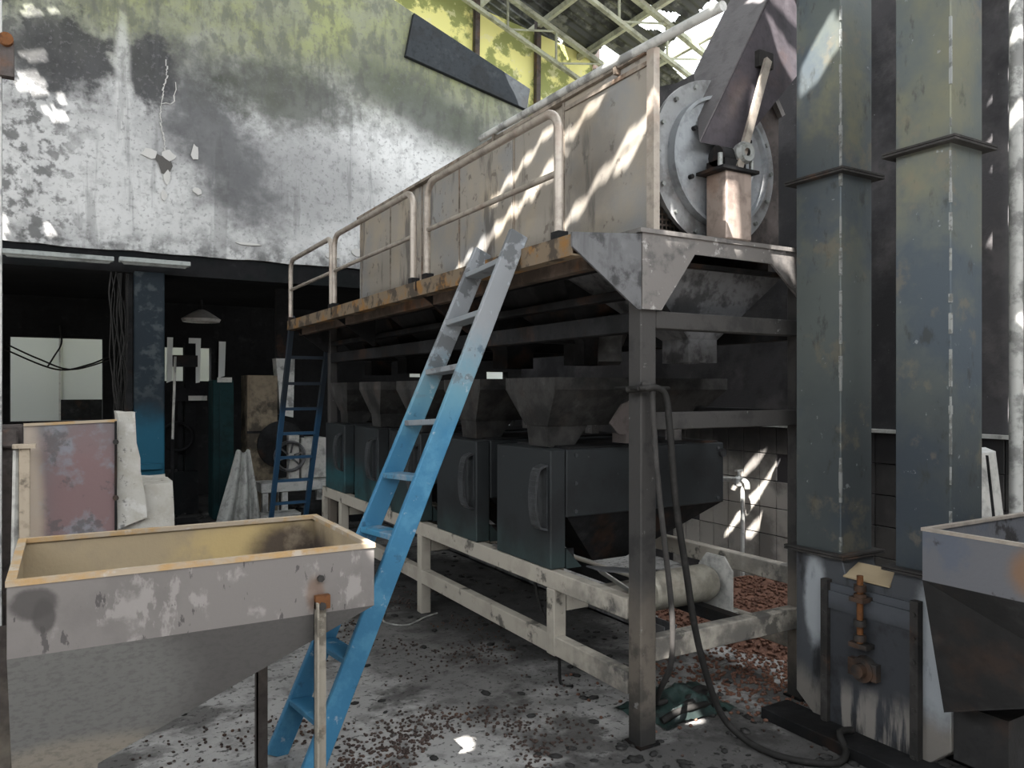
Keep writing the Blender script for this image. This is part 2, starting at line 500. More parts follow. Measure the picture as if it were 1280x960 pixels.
ye.lay((.78, .74, .45), ye.noise(5, .58, .64), .5)
M['yellow'] = ye.done()
M['flash'] = grime('dark_slab', (.04, .045, .05), (.03, .03, .03), .5, .5, .6, 3, .7, .1, .2, 0, .2)
M['white_paint'] = grime('sooted_white_paint', (.50, .50, .48), (.08, .08, .08), .6, .5, .62, 6, .7, 0, .3, 0, .1)
M['pale_metal'] = grime('pale_metal', (.48, .47, .44), (.10, .10, .10), .5, .5, .64, 5, .6, .1, .3, 0, .1)
M['sack'] = grime('grey_plastic_sheet', (.42, .42, .40), (.12, .12, .11), .5, .5, .64, 6, .6, 0, .5, 0, .2)
M['teal'] = grime('dark_teal_paint', (.008, .028, .03), (.006, .012, .013), .6, .45, .6, 3, .6, 0, .2, 0, .1)
M['bean'] = grime('charred_beans', (.085, .06, .052), (.035, .028, .026), .6, .42, .58, 14, .7, 0, 0, .25, .2, .1)
M['heap'] = grime('roasted_bean_heap', (.20, .105, .075), (.09, .05, .04), .6, .45, .6, 24, .75, 0, 0, .2, .2, .6)
M['crust'] = grime('charcoal_crust', (.035, .034, .033), (.12, .115, .11), .5, .55, .65, 9, .9, 0, 0, 0, .1, .4)
M['hose'] = grime('black_rubber', (.022, .021, .02), (.05, .047, .045), .4, .55, .65, 12, .6, 0, 0, 0, .1)
M['rope'] = grime('grey_braided_hose', (.045, .042, .04), (.03, .03, .03), .5, .5, .6, 30, .7, 0, 0, 0, .2)
M['cloth'] = grime('wet_green_cloth', (.028, .05, .045), (.012, .014, .014), .75, .45, .56, 9, .4, 0, 0, 0, .3)
M['roller'] = grime('dusty_roller', (.36, .335, .28), (.12, .11, .09), .5, .5, .64, 5, .5, .2, 0, .1)
M['brass'] = grime('limed_tap', (.62, .62, .60), (.12, .12, .11), .5, .55, .62, 16, .4, .3, 0)
M['lamp'] = grime('sooted_lamp_housing', (.30, .32, .31), (.05, .05, .05), .5, .5, .64, 4, .6, 0, .2, 0, .2)
M['chute_side'] = grime('grey_chute_side', (.13, .122, .125), (.07, .065, .068), .5, .45, .65, 3, .5, .2, .3, 0, .1)
HOLES = [[(-2.77,5.92),(-2.8,5.9),(-2.85,5.9),(-2.91,5.91),(-2.96,5.92),(-2.93,5.93),(-2.87,5.94),(-2.8,5.94),(-2.75,5.93)],[(-2.66,5.91),(-2.67,5.9),(-2.7,5.9),(-2.73,5.9),(-2.74,5.91),(-2.73,5.92),(-2.69,5.93),(-2.66,5.93),(-2.65,5.93)],[(-2.92,5.77),(-2.96,5.75),(-3.03,5.75),(-3.07,5.76),(-3.1,5.77),(-3.1,5.79),(-3.03,5.8),(-2.96,5.8),(-2.91,5.79)],[(-3.04,5.68),(-3.06,5.66),(-3.16,5.64),(-3.19,5.67),(-3.25,5.68),(-3.21,5.71),(-3.12,5.73),(-3.07,5.72),(-3.03,5.71)],[(-2.95,5.62),(-2.97,5.61),(-3.0,5.6),(-3.02,5.61),(-3.01,5.62),(-3.0,5.64),(-2.96,5.65),(-2.94,5.65),(-2.94,5.64)],[(-3.03,5.56),(-3.07,5.55),(-3.1,5.55),(-3.13,5.55),(-3.14,5.56),(-3.13,5.58),(-3.08,5.59),(-3.06,5.58),(-3.03,5.58)],[(-3.14,5.58),(-3.16,5.57),(-3.18,5.56),(-3.19,5.57),(-3.19,5.58),(-3.18,5.59),(-3.16,5.59),(-3.14,5.59),(-3.13,5.59)],[(-3.57,5.19),(-3.59,5.18),(-3.63,5.18),(-3.66,5.18),(-3.65,5.2),(-3.64,5.21),(-3.61,5.22),(-3.58,5.22),(-3.55,5.21)],[(-3.87,5.24),(-3.9,5.23),(-3.94,5.21),(-3.95,5.21),(-3.95,5.24),(-3.92,5.26),(-3.88,5.27),(-3.85,5.28),(-3.86,5.26)],[(-1.36,0.01),(-1.37,-0.06),(-1.81,1.07),(-1.8,1.18)],[(-1.53,0.33),(-1.54,0.26),(-1.87,1.39),(-1.86,1.49)],[(-1.5,-0.42),(-1.51,-0.48),(-1.9,0.16),(-1.89,0.24)],[(-1.56,-0.4),(-1.57,-0.45),(-1.71,-0.28),(-1.7,-0.22)],[(-1.38,0.56),(-1.39,0.51),(-1.61,1.05),(-1.6,1.12)],[(-0.18,-0.28),(-0.2,-0.34),(-0.3,-0.42),(-0.41,-0.28),(-0.29,-0.19)],[(0.53,0.88),(0.54,0.82),(0.28,0.96),(0.27,1.02)],[(0.49,0.66),(0.49,0.59),(0.02,0.8),(0.01,0.87)],[(0.42,0.48),(0.42,0.42),(0.02,0.58),(0.01,0.65)],[(0.29,0.31),(0.3,0.21),(-0.04,0.25),(-0.05,0.35)],[(0.12,0.14),(0.14,0.02),(-0.08,0.06),(-0.1,0.18)],[(2.25,0.35),(2.24,0.3),(2.12,0.34),(2.13,0.39)],[(2.13,0.24),(2.12,0.2),(1.95,0.22),(1.96,0.26)],[(1.95,0.12),(1.94,0.08),(1.85,0.1),(1.85,0.14)],[(1.69,-0.13),(1.69,-0.17),(1.51,-0.16),(1.51,-0.11)],[(0.92,-0.76),(0.92,-0.83),(0.76,-0.85),(0.76,-0.78)],[(-3.59,-1.07),(-3.6,-1.09),(-3.64,-1.1),(-3.66,-1.08),(-3.66,-1.03),(-3.65,-0.99),(-3.62,-0.99),(-3.59,-0.99),(-3.58,-1.03)],[(-2.69,-1.54),(-2.71,-1.56),(-2.75,-1.54),(-2.78,-1.51),(-2.81,-1.47),(-2.78,-1.46),(-2.76,-1.46),(-2.7,-1.48),(-2.68,-1.52)],[(-1.24,-0.52),(-1.12,-0.49),(-1.3,-0.65),(-1.42,-0.67)],[(-1.88,-0.73),(-1.68,-0.69),(-1.69,-0.71),(-1.9,-0.75)],[(-1.04,-0.6),(-0.81,-0.55),(-0.88,-0.62),(-1.0,-0.61)],[(-0.46,-0.04),(-0.46,-0.08),(-0.63,-0.22),(-0.8,-0.31),(-0.61,-0.14)]]

# ------------------------------------------------------------------ the setting
rnd = random.Random(7)


def struct(o, label=None):
    o['kind'] = 'structure'
    if label: o['label'] = label
    return o


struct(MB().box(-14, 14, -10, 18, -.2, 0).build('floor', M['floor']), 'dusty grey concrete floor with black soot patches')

# back wall: plastered, hanging over a wide black opening, its top cut to the roof slope
bot = [(-6 + i * 10.9 / 60, 2.9 + rnd.uniform(-.012, .012)) for i in range(61)]
prof = bot + [(4.9, 5.26), (-2, 7.84), (-6, 6.35)]
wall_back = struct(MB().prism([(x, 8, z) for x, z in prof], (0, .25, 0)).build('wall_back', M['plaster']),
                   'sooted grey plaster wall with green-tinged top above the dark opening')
for cx_, cz_, sx, sz, sd in ((.70, 3.83, .075, .05, 1), (.86, 3.84, .06, .05, 2), (1.10, 3.9, .035, .085, 3), (1.12, 3.53, .045, .035, 4),
                             (.85, 3.62, .03, .07, 5), (.82, 3.45, .03, .05, 6), (2.45, 3.02, .1, .03, 7), (2.75, 3.08, .09, .05, 8), (1.6, 3.06, .14, .015, 9)):
    r2 = random.Random(sd)
    pts = [(cx_ + sx * math.cos(a) * r2.uniform(.7, 1.2), 7.995, cz_ + sz * math.sin(a) * r2.uniform(.7, 1.2)) for a in [i * 2 * math.pi / 9 for i in range(9)]]
    MB().prism(pts, (0, -.012, 0)).build('plaster_chip', M['chip'], wall_back)
MB().prism([(.70, 7.992, 3.86), (.80, 7.992, 3.82), (.86, 7.992, 3.85), (.90, 7.992, 3.74), (.86, 7.992, 3.64), (.80, 7.992, 3.66), (.77, 7.992, 3.76)], (0, -.006, 0)).build('plaster_gap', M['hole'], wall_back)
r2 = random.Random(4)
cp = [(.845, 4.75), (.85, 4.6), (.82, 4.48), (.80, 4.32), (.79, 4.2), (.81, 4.05), (.83, 3.95), (.84, 3.84)]
mb = MB()
for (xa, za), (xb, zb) in zip(cp, cp[1:]):
    n = 5
    for k in range(n):
        p = Vector((xa + (xb - xa) * k / n + r2.uniform(-.008, .008), 7.995, za + (zb - za) * k / n))
        q = Vector((xa + (xb - xa) * (k + 1) / n + r2.uniform(-.008, .008), 7.995, za + (zb - za) * (k + 1) / n))
        mb.bar(p, q, r2.uniform(.004, .014), .012, (0, 1, 0))
for p, q in (((.80, 4.32), (.84, 4.335)), ((.84, 4.335), (.88, 4.33)), ((.88, 4.33), (.915, 4.365)), ((.915, 4.365), (.91, 4.42)), ((.91, 4.42), (.93, 4.48)), ((.93, 4.48), (.925, 4.55))):
    mb.bar((p[0], 7.995, p[1]), (q[0], 7.995, q[1]), r2.uniform(.006, .014), .012, (0, 1, 0))
mb.build('plaster_crack', M['chip'], wall_back)
struct(MB().box(-6, 4.9, 8.03, 8.3, 2.70, 2.895).build('trim_1', M['black']), 'charred black lintel beam under the plaster wall')
struct(MB().prism([(3.37, 7.94, 5.80), (3.27, 7.94, 5.30), (4.84, 7.94, 4.99), (4.89, 7.94, 5.25)][::-1], (0, .058, 0)).build('trim_2', M['flash'], bevel=.004),
       'dark slanted slab along the top edge of the plaster wall')

# right wall with tiles at its foot
wr = [(-5, 0), (8.2, 0), (8.2, 4.95), (7, 4.8), (6.2, 4.62), (5.4, 4.45), (4, 4.5), (2, 4.6), (-5, 4.6)]
wall_right = struct(MB().prism([(4.92, y, z) for y, z in wr], (.22, 0, 0)).build('wall_right', M['right_wall']), 'black burnt wall with a band of sooty tiles at its foot')
tile_me = None
for i in range(24):
    for j in range(6):
        if rnd.random() < .03: continue
        y0 = 1.3 + i * .172
        z0 = .0 + j * .217
        if tile_me is None:
            t = MB().box(4.903, 4.92, y0 + .004, y0 + .168, z0 + .004, z0 + .213).build('tile', M['tile'], wall_right, bevel=.002)
            tile_me = (t, y0, z0)
        else:
            t = tile_me[0].copy(); COL.objects.link(t)
            t.location = (rnd.uniform(-.002, .002), y0 - tile_me[1], z0 - tile_me[2])
MB().box(4.86, 4.925, 1.0, 5.6, 1.302, 1.325).build('ledge', M['white_paint'], wall_right)

# the back room behind the opening
opens = [(-.64, .48, 1.16, 2.33), (1.28, 1.95, 1.73, 2.24), (4.95, 5.3, .98, 1.28), (5.22, 5.5, 1.82, 2.02), (6.8, 7.35, .82, 1.16), (6.75, 7.2, 1.80, 1.93)]
xs = sorted({-6, 11} | {a for o in opens for a in o[:2]}); zs = sorted({0, 2.9} | {a for o in opens for a in o[2:]})
mb = MB()
for xa, xb in zip(xs, xs[1:]):
    run = None
    for za, zb in zip(zs, zs[1:]):
        mx_, mz_ = (xa + xb) / 2, (za + zb) / 2
        if any(o[0] < mx_ < o[1] and o[2] < mz_ < o[3] for o in opens): continue
        mb.box(xa, xb, 12.5, 12.7, za, zb)
struct(mb.build('wall_far', M['char_room']), 'charred black wall of the back room pierced by bright openings')
struct(MB().box(-6, 12, 8.25, 12.7, 2.9, 3.0).build('ceiling_rear', M['char_room']), 'charred black ceiling of the back room')
struct(MB().box(-6.2, -6, 8, 14, 0, 3).build('wall_rear_left', M['char_room']), 'black side wall of the back room')
struct(MB().box(11, 11.2, 8, 14, 0, 3).build('wall_rear_right', M['char_room']), 'black side wall of the back room beyond the machine')
wo = struct(MB().box(-6, 14, 16, 16.2, 0, 3.6).build('wall_outside', M['white_wall']), 'pale outer wall seen through the back room openings')
MB().box(-.08, -.05, 15.97, 16, 0, 3.6).build('pilaster', M['pale_metal'], wo)
MB().box(-.05, 1.2, 15.97, 16, 0, 1.42).build('panel', M['under'], wo)

# unseen scorched walls, added behind and left of the viewer to cut light
struct(MB().box(-9.7, 11, -7.4, -7.2, 0, 5.2).build('wall_front_unseen', M['right_wall']), 'unseen scorched front wall added behind the viewer to cut light')
struct(MB().box(-9.7, -9.5, -7.2, 14, 0, 5.2).build('wall_left_unseen', M['right_wall']), 'unseen scorched side wall added far to the left to cut light')

# far gable, yellow, above the back room
wg = thing('wall_gable', (5, 9.5, 3), 'yellow panelled gable wall under the roof with green flaking paint', None, kind='structure')
for xa, xb in ((1.2, 3.01), (3.02, 4.90), (4.91, 5.90), (5.91, 6.95), (6.96, 8.25), (8.26, 10)):
    za, zb = 6.95 - .14 * (xa - 4.9), 6.95 - .14 * (xb - 4.9)
    MB().prism([(xa, 9.5, 3.0), (xb, 9.5, 3.0), (xb, 9.5, zb), (xa, 9.5, za)], (0, .05, 0)).build('panel', M['yellow'], wg)
for x in (3.015, 4.9, 5.9, 6.95, 8.25):
    MB().bar((x, 9.45, 3.0), (x + .05, 9.45, 7.2 - .14 * (x - 4.9)), .07, .08, (0, 1, 0)).build('post', M['dark_panel'], wg)

# burnt roof: corrugated sheets with holes, purlins and trusses


def zr(x):
    return 7.35 - .374 * (x - 4.9) if x >= -2 else 7.35 + .374 * 6.9 - .374 * (-2 - x)


HOLES += [[(x * 1.063, y * 1.063) for x, y in p] for p in [[(6.65, 6.7), (7.3, 6.5), (7.75, 7.0), (7.6, 8.1), (6.95, 7.9)], [(6.3, 7.4), (6.62, 7.2), (6.7, 7.6), (6.45, 7.8)],
          [(6.4, 8.5), (6.66, 8.45), (6.72, 8.75), (6.5, 8.9)], [(5.9, 8.9), (6.0, 8.8), (6.05, 9.0)], [(7.0, 6.0), (7.5, 5.6), (7.7, 6.3), (7.2, 6.4)],
          [(5.7, 7.6), (5.8, 7.55), (5.82, 7.75)], [(6.05, 6.6), (6.2, 6.5), (6.2, 6.75)]]]


def inside(x, y, poly):
    r = False
    for (xa, ya), (xb, yb) in zip(poly, poly[1:] + poly[:1]):
        if (ya > y) != (yb > y) and x < (xb - xa) * (y - ya) / (yb - ya) + xa: r = not r
    return r


roof = thing('ceiling', (0, 0, 6), 'burnt corrugated roof with holes on pale steel trusses', None, kind='structure')


def make_sheet(xa, xb, ya, yb, polys):
    fine = bool(polys)
    g = .0125 if ya < 3 else .025
    nx = int((xb - xa) / g) if fine else 1
    ny = int(round((yb - ya) / (g if fine else .025)))
    v = []; fs = []
    for i in range(nx + 1):
        x = xa + (xb - xa) * i / nx
        for j in range(ny + 1):
            y = ya + (yb - ya) * j / ny
            v.append((x, y, zr(x) + .018 * math.sin(2 * math.pi * (y - ya) / .15)))
    for i in range(nx):
        xc = xa + (xb - xa) * (i + .5) / nx
        for j in range(ny):
            yc = ya + (yb - ya) * (j + .5) / ny
            if any(inside(xc, yc, p) for p in polys): continue
            a = i * (ny + 1) + j
            fs.append((a, a + ny + 1, a + ny + 2, a + 1))
    return MB().add(v, fs, True)


protos = {}
for ci in range(8):
    xa, xb = -9.5 + 2.5 * ci, -9.5 + 2.5 * ci + 2.5
    for rj in range(24):  # last rows are an added extension that shades the outer wall
        ya = -7.2 + .9 * rj; yb = ya + .9
        if ci == 5 and yb < 7.7: continue                       # strip left open on purpose to let sky light down
        if ci >= 6 and yb < 4.0: continue
        if ci < 1 or yb < -4.4: continue                        # unseen far left and front bays left unroofed to add sky light
        pl = [p for p in HOLES if max(q[0] for q in p) > xa and min(q[0] for q in p) < xb and max(q[1] for q in p) > ya and min(q[1] for q in p) < yb]
        if not pl and ci in protos:
            o, y0 = protos[ci]
            c_ = o.copy(); COL.objects.link(c_); c_.location = (0, ya - y0, 0)
        else:
            o = make_sheet(xa, xb + (.05 if ci != 2 else 0), ya, yb + .004, pl).build('roof_sheet', M['roof'], roof)
            if not pl: protos[ci] = (o, ya)
for x in (5.2, 5.95, 6.7, 7.45, 8.2, 9.0):
    MB().box(x - .03, x + .03, 4.0, 9.9, zr(x) - .11, zr(x) - .03).build('purlin', M['truss'], roof)
for y in (9.2, 7.75, 6.3, 4.85):
    MB().bar((2.6, y, zr(2.6) - .16), (10, y, zr(10) - .16), .06, .08, (0, 1, 0)).build('rafter', M['truss'], roof)
    MB().bar((2.6, y, zr(2.6) - .62), (10, y, zr(10) - .62), .05, .06, (0, 1, 0)).build('truss_chord', M['truss'], roof)
    for k in range(9):
        x = 2.9 + .8 * k
        MB().bar((x, y, zr(x) - .16), (x, y, zr(x) - .62), .025, .025, (0, 1, 0)).build('truss_strut', M['truss'], roof)
        MB().bar((x, y, zr(x) - .62), (x + .8, y, zr(x + .8) - .16), .022, .022, (0, 1, 0)).build('truss_strut', M['truss'], roof)

# ------------------------------------------------------------------ the roasting machine on its tower
RM = thing('roasting_machine', (2.78, 5.0, 0), 'large burnt roasting machine with tan casing on a black steel tower', 'machine')
for (x0, x1, y0, y1) in ((2.215, 2.305, 2.66, 2.75), (3.27, 3.36, 2.66, 2.75), (2.215, 2.29, 7.28, 7.36), (3.27, 3.36, 7.28, 7.36)):
    p_ = MB().box(x0, x1, y0, y1, 0, 2.295).build('post', M['post'], RM, bevel=.006)
    MB().box(x0 - .012, x1 + .012, y0 - .012, y1 + .012, 0, .01).build('base_plate', M['under'], p_)
for z0, z1, mt in ((1.876, 1.955, 'post'), (1.417, 1.496, 'post'), (.373, .477, 'cream')):
    MB().box(2.305, 3.27, 2.665, 2.735, z0, z1).build('cross_beam', M[mt], RM, bevel=.004)
for x0, z0, z1 in ((2.22, 1.86, 1.95), (3.28, 1.86, 1.95), (2.22, 2.02, 2.06), (3.28, 1.417, 1.496)):
    MB().box(x0, x0 + .07, 2.75, 7.28, z0, z1).build('side_beam', M['under'], RM, bevel=.004)
for y in (3.6, 4.6, 5.6, 6.6):
    MB().box(2.29, 3.28, y, y + .06, 1.86, 1.94).build('cross_beam', M['under'], RM)
MB().prism([(2.207, 2.64, 1.957), (2.207, 2.64, 2.315), (3.345, 2.64, 2.315), (3.345, 2.64, 1.975), (3.03, 2.64, 2.225), (2.52, 2.64, 2.225), (2.318, 2.64, 1.957)], (0, .012, 0)).build('fascia_plate', M['fascia'], RM)
MB().box(2.19, 3.36, 2.63, 2.80, 2.295, 2.315).build('fascia_lip', M['fascia'], RM)
for y in (2.645, 4.3, 6.0, 7.3):
    MB().prism([(1.835, y, 2.26), (2.205, y, 2.29), (2.205, y, 1.955), (2.185, y, 1.955), (1.835, y, 2.20)], (0, .012, 0)).build('gusset', M['gusset'] if y < 3 else M['under'], RM)
MB().box(1.85, 2.30, 2.66, 7.42, 2.215, 2.235).build('deck', M['deck'], RM)
MB().box(1.84, 1.848, 2.66, 7.42, 2.165, 2.255).box(1.848, 1.91, 2.66, 7.42, 2.165, 2.173).build('deck_edge', M['deck_edge'], RM)
MB().box(1.95, 2.0, 2.7, 7.4, 2.12, 2.213).build('deck_joist', M['deck'], RM)
MB().box(1.84, 2.3, 7.40, 7.42, 2.165, 2.255).build('deck_edge', M['deck_edge'], RM)
# casing panels along the walkway
edges = [2.655, 3.393, 3.943, 4.661, 5.30, 5.93, 6.657]
for k, (ya, yb) in enumerate(zip(edges, edges[1:])):
    dx = (0, .018, .012, .02, .014, .022)[k]
    pn = MB().box(2.29 + dx, 2.31 + dx, ya + .006, yb - .006, 2.24, 3.125).build('casing_panel', M['casing'], RM, bevel=.003)
    MB().box(2.284 + dx, 2.292 + dx, yb - .022, yb - .006, 2.25, 3.12).build('seam_strip', M['seam'], pn)
    if k == 0:
        MB().box(2.28, 2.29, ya + .02, yb - .03, 2.29, 2.31).box(2.28, 2.29, ya + .01, ya + .03, 2.29, 3.09).box(2.28, 2.29, ya + .02, yb - .03, 3.07, 3.09).build('panel_border', M['seam'], pn)
MB().box(2.268, 2.302, 2.635, 2.684, 2.30, 3.13).build('corner_angle', M['rail'], RM)
MB().box(2.27, 2.35, 2.7, 6.66, 3.125, 3.145).build('casing_top', M['seam'], RM)
MB().box(3.30, 3.33, 2.9, 6.66, 2.24, 3.125).build('casing_panel', M['dark_panel'], RM)
MB().box(2.30, 3.33, 6.64, 6.66, 2.24, 3.125).build('casing_panel', M['casing'], RM)
MB().tube([(2.27, 2.22, 3.13), (2.27, 3.0, 3.16), (2.28, 4.3, 3.19)], .021, 10).build('top_pipe', M['white_paint'], RM)
for y in (2.9, 4.1):
    MB().box(2.26, 2.29, y, y + .02, 3.10, 3.16).build('pipe_clip', M['seam'], RM)
# rotating drum
DC = Vector((2.835, 2.8, 2.735))
dr = MB().lathe(DC, (0, 1, 0), [(.05, 1e-3), (.05, .36), (3.75, .36), (3.75, 1e-3)], 48).build('drum', M['drum'], RM)
MB().lathe(DC, (0, 1, 0), [(.02, .32), (.02, .415), (.045, .415), (.075, .37), (.12, .37)], 56).build('flange_ring', M['drum'], dr)
for k in range(16):
    a = 2 * math.pi * k / 16
    MB().cyl(DC + Vector((.385 * math.cos(a), .005, .385 * math.sin(a))), DC + Vector((.385 * math.cos(a), .025, .385 * math.sin(a))), .011, 8).build('bolt', M['weld'], dr)
cv = MB().lathe(DC, (0, 1, 0), [(-.02, 1e-3), (-.012, .18), (-.005, .30), (-.03, .307), (-.03, .323), (.03, .323)], 56).build('drum_cover', M['cover'], RM)
for a in (.6, 1.6, 2.5, 3.6, 4.4, 5.6):
    MB().cyl(DC + Vector((.23 * math.cos(a), -.03, .23 * math.sin(a))), DC + Vector((.23 * math.cos(a), -.004, .23 * math.sin(a))), .012, 8).build('bolt', M['under'], cv)
# perforated sheet behind the cover
mb = MB()
P0, px_, pz_ = 2.316, .026, .026
for i in range(37):
    for j in range(17):
        x, z = P0 + i * px_, 2.31 + j * pz_
        c0 = [(x, 2.9, z), (x + px_, 2.9, z), (x + px_, 2.9, z + pz_), (x, 2.9, z + pz_)]
        h_ = .0075; cx_, cz_ = x + px_ / 2, z + pz_ / 2
        c1 = [(cx_ - h_, 2.9, cz_ - h_), (cx_ + h_, 2.9, cz_ - h_), (cx_ + h_, 2.9, cz_ + h_), (cx_ - h_, 2.9, cz_ + h_)]
        mb.add(c0 + c1, [(0, 1, 5, 4), (1, 2, 6, 5), (2, 3, 7, 6), (3, 0, 4, 7)])
mb.build('perforated_sheet', M['perf'], RM)
MB().prism([(3.02, 2.88, 2.31), (3.36, 2.88, 2.31), (3.36, 2.88, 3.08), (3.30, 2.88, 3.16), (3.02, 2.88, 3.04)], (0, .012, 0)).build('end_panel', M['dark_panel'], RM)
MB().bar((3.02, 2.86, 3.045), (3.30, 2.86, 3.165), .03, .03).bar((3.30, 2.86, 3.165), (3.36, 2.86, 3.08), .03, .03).build('end_panel_angle', M['fascia'], RM)
# box post with the bearing
bp = MB().box(2.70, 2.87, 2.62, 2.755, 2.315, 2.64).build('bearing_post', M['brace_post'], RM, bevel=.006)
MB().box(2.66, 2.90, 2.60, 2.78, 2.64, 2.655).build('top_plate', M['under'], bp)
MB().box(2.70, 2.84, 2.63, 2.75, 2.655, 2.70).cyl((2.70, 2.69, 2.72), (2.85, 2.69, 2.72), .05, 16).build('bearing', M['under'], bp)
MB().lathe((2.83, 2.61, 2.74), (0, 1, 0), [(0, .02), (-.004, .045), (.02, .055), (.05, .05)], 20).build('bearing_ring', M['weld'], bp)
for x, z in ((2.68, 2.68), (2.89, 2.67)):
    MB().cyl((x, 2.64, z - .03), (x, 2.64, z + .04), .012, 8).build('bolt', M['weld'], bp)
# discharge hoppers under the drum
def pyr(y0, y1, bx, by):
    hp = MB().funnel([(2.31, y0, 2.20), (3.30, y0, 2.20), (3.30, y1, 2.20), (2.31, y1, 2.20)],
                     [(bx - .1, by - .1, 1.86), (bx + .1, by - .1, 1.86), (bx + .1, by + .1, 1.86), (bx - .1, by + .1, 1.86)]).build('discharge_hopper', M['gusset'] if y0 < 2.9 else M['under'], RM)
    MB().funnel([(bx - .1, by - .1, 1.86), (bx + .1, by - .1, 1.86), (bx + .1, by + .1, 1.86), (bx - .1, by + .1, 1.86)],
                [(bx - .1, by - .1, 1.74), (bx + .1, by - .1, 1.74), (bx + .1, by + .1, 1.74), (bx - .1, by + .1, 1.74)]).build('spout', M['gusset'] if y0 < 2.9 else M['under'], hp)


pyr(2.80, 3.40, 2.87, 3.05)
for k in range(5):
    pyr(3.42 + .86 * k, 4.26 + .86 * k, 2.62, 3.62 + .86 * k)
el_ = smooth_path([(2.75, 3.5, 1.98), (2.62, 3.36, 1.93), (2.52, 3.28, 1.85), (2.50, 3.26, 1.74)], 4)
MB().tube(el_, .085, 4).build('elbow_spout', M['funnel'], RM)
MB().box(2.26, 3.3, 2.76, 7.28, 2.19, 2.21).build('base_tray', M['under'], RM)
# guard rail along the walkway, three hooped sections
for ya, yb in ((2.80, 4.21), (4.42, 6.03), (6.10, 7.40)):
    R_ = .1
    pts = [(1.87, ya, 2.17), (1.87, ya, 2.73)] + [(1.87, ya + R_ - R_ * math.cos(a), 2.73 + R_ * math.sin(a)) for a in [i * math.pi / 12 for i in range(1, 7)]]
    pts += [(1.87, yb - R_ + R_ * math.sin(a), 2.73 + R_ * math.cos(a)) for a in [i * math.pi / 12 for i in range(0, 7)]] + [(1.87, yb, 2.17)]
    gr = MB().tube(pts, .021, 10).build('guard_rail', M['rail'], RM)
    MB().tube([(1.87, ya, 2.55), (1.87, yb, 2.55)], .015, 8).build('mid_rail', M['rail'], gr)
    for y in (ya, yb):
        MB().box(1.848, 1.90, y - .03, y + .03, 2.17, 2.29).build('foot_clamp', M['under'], gr)
    
# ------------------------------------------------------------------ feed chute over the drum
a_ = Vector((2.633, 2.72, 2.783)); b_ = Vector((2.879, 2.72, 2.791)); c2 = Vector((3.078, 2.72, 3.546)); d2 = Vector((3.337, 2.72, 3.267))
e_ = Vector((2.817, 2.95, 3.23)); h2 = Vector((3.08, 2.95, 3.68))
f2 = b_ + (e_ - a_); g2 = d2 + (h2 - c2)
ext = lambda p, q, t: p + (q - p) * t
FC = thing('feed_chute', (3.1, 2.8, 2.78), 'purple-grey slanted sheet metal chute above the round drum cover', 'chute')
ch = MB().hexa([a_, b_, f2, e_], [ext(a_, c2, 1.3), ext(b_, d2, 1.3), ext(f2, g2, 1.3), ext(e_, h2, 1.3)]).build('chute_body', M['chute_dark'], FC)
MB().prism([a_ + Vector((-.004, 0, 0)), ext(a_, c2, 1.3) + Vector((-.004, 0, 0)), ext(e_, h2, 1.3) + Vector((-.004, 0, 0)), e_ + Vector((-.004, 0, 0))], (-.006, 0, .004)).build('side_plate', M['chute_side'], FC)
MB().hexa([ext(a_, c2, 1.3), ext(b_, d2, 1.3), ext(f2, g2, 1.3), ext(e_, h2, 1.3)], [(3.12, 2.555, 3.95), (3.33, 2.555, 3.85), (3.44, 2.9, 3.9), (3.2, 2.9, 4.0)]).build('chute_head', M['chute_dark'], FC)
MB().bar((3.05, 2.68, 3.253), (2.79, 2.63, 2.66), .04, .02, (0, 1, 0)).build('support_rod', M['rail'], FC)
MB().box(3.0, 3.1, 2.69, 2.722, 3.22, 3.30).build('rod_bracket', M['flange'], FC)

# ------------------------------------------------------------------ bucket elevator
BE = thing('bucket_elevator', (3.21, 2.17, 0), 'tall twin-leg bucket elevator of blue-grey sheet steel', 'elevator')
for y0, y1 in ((2.30, 2.55), (1.79, 2.03)):
    lg = MB().box(3.10, 3.33, y0, y1, .83, 5.4).build('elevator_leg', M['elevator'], BE, bevel=.004)
    mb = MB()
    r3 = random.Random(int(y0 * 100)); z = .85
    while z < 5.3:
        hh = r3.uniform(.03, .10)
        if r3.random() < .6: mb.bar((3.101, y0 + .001, z), (3.101, y0 + .001, z + hh), r3.uniform(.005, .013), r3.uniform(.005, .013), (1, 0, 0))
        z += hh
    mb.build('weld_seam', M['weld'], lg)
    for zc in (2.60, 4.35, .82):
        fl = MB().box(3.06, 3.37, y0 - .04, y1 + .04, zc, zc + .009).box(3.06, 3.37, y0 - .04, y1 + .04, zc + .012, zc + .021).build('joint_flange', M['flange'], lg)
YZ = [(2.55, .83), (2.55, .13), (2.40, 0.01), (1.92, 0.01), (1.79, .13), (1.79, .83), (2.03, .83), (2.06, .735), (2.27, .735), (2.30, .83)]
boot = MB().prism([(3.10, y, z) for y, z in YZ], (.23, 0, 0)).build('boot', M['boot'], BE, bevel=.004)
MB().prism([(3.088, 2.37, .03), (3.088, 1.93, .03), (3.088, 1.93, .70), (3.088, 2.37, .70)], (.012, 0, 0)).build('access_plate', M['boot_plate'], boot)
MB().box(3.075, 3.088, 1.94, 2.36, .585, .665).build('cover_strip', M['boot_plate'], boot)
for y in (2.365, 1.925):
    MB().box(3.065, 3.10, y - .018, y + .018, .0, .715).build('channel_bar', M['flange'], boot)
    for k in range(7):
        MB().cyl((3.06, y, .06 + .1 * k), (3.07, y, .06 + .1 * k), .009, 8).build('bolt', M['flange'], boot)
sc_ = MB().cyl((3.05, 2.165, .47), (3.05, 2.165, .775), .014, 10).build('tension_screw', M['rust_screw'], BE)
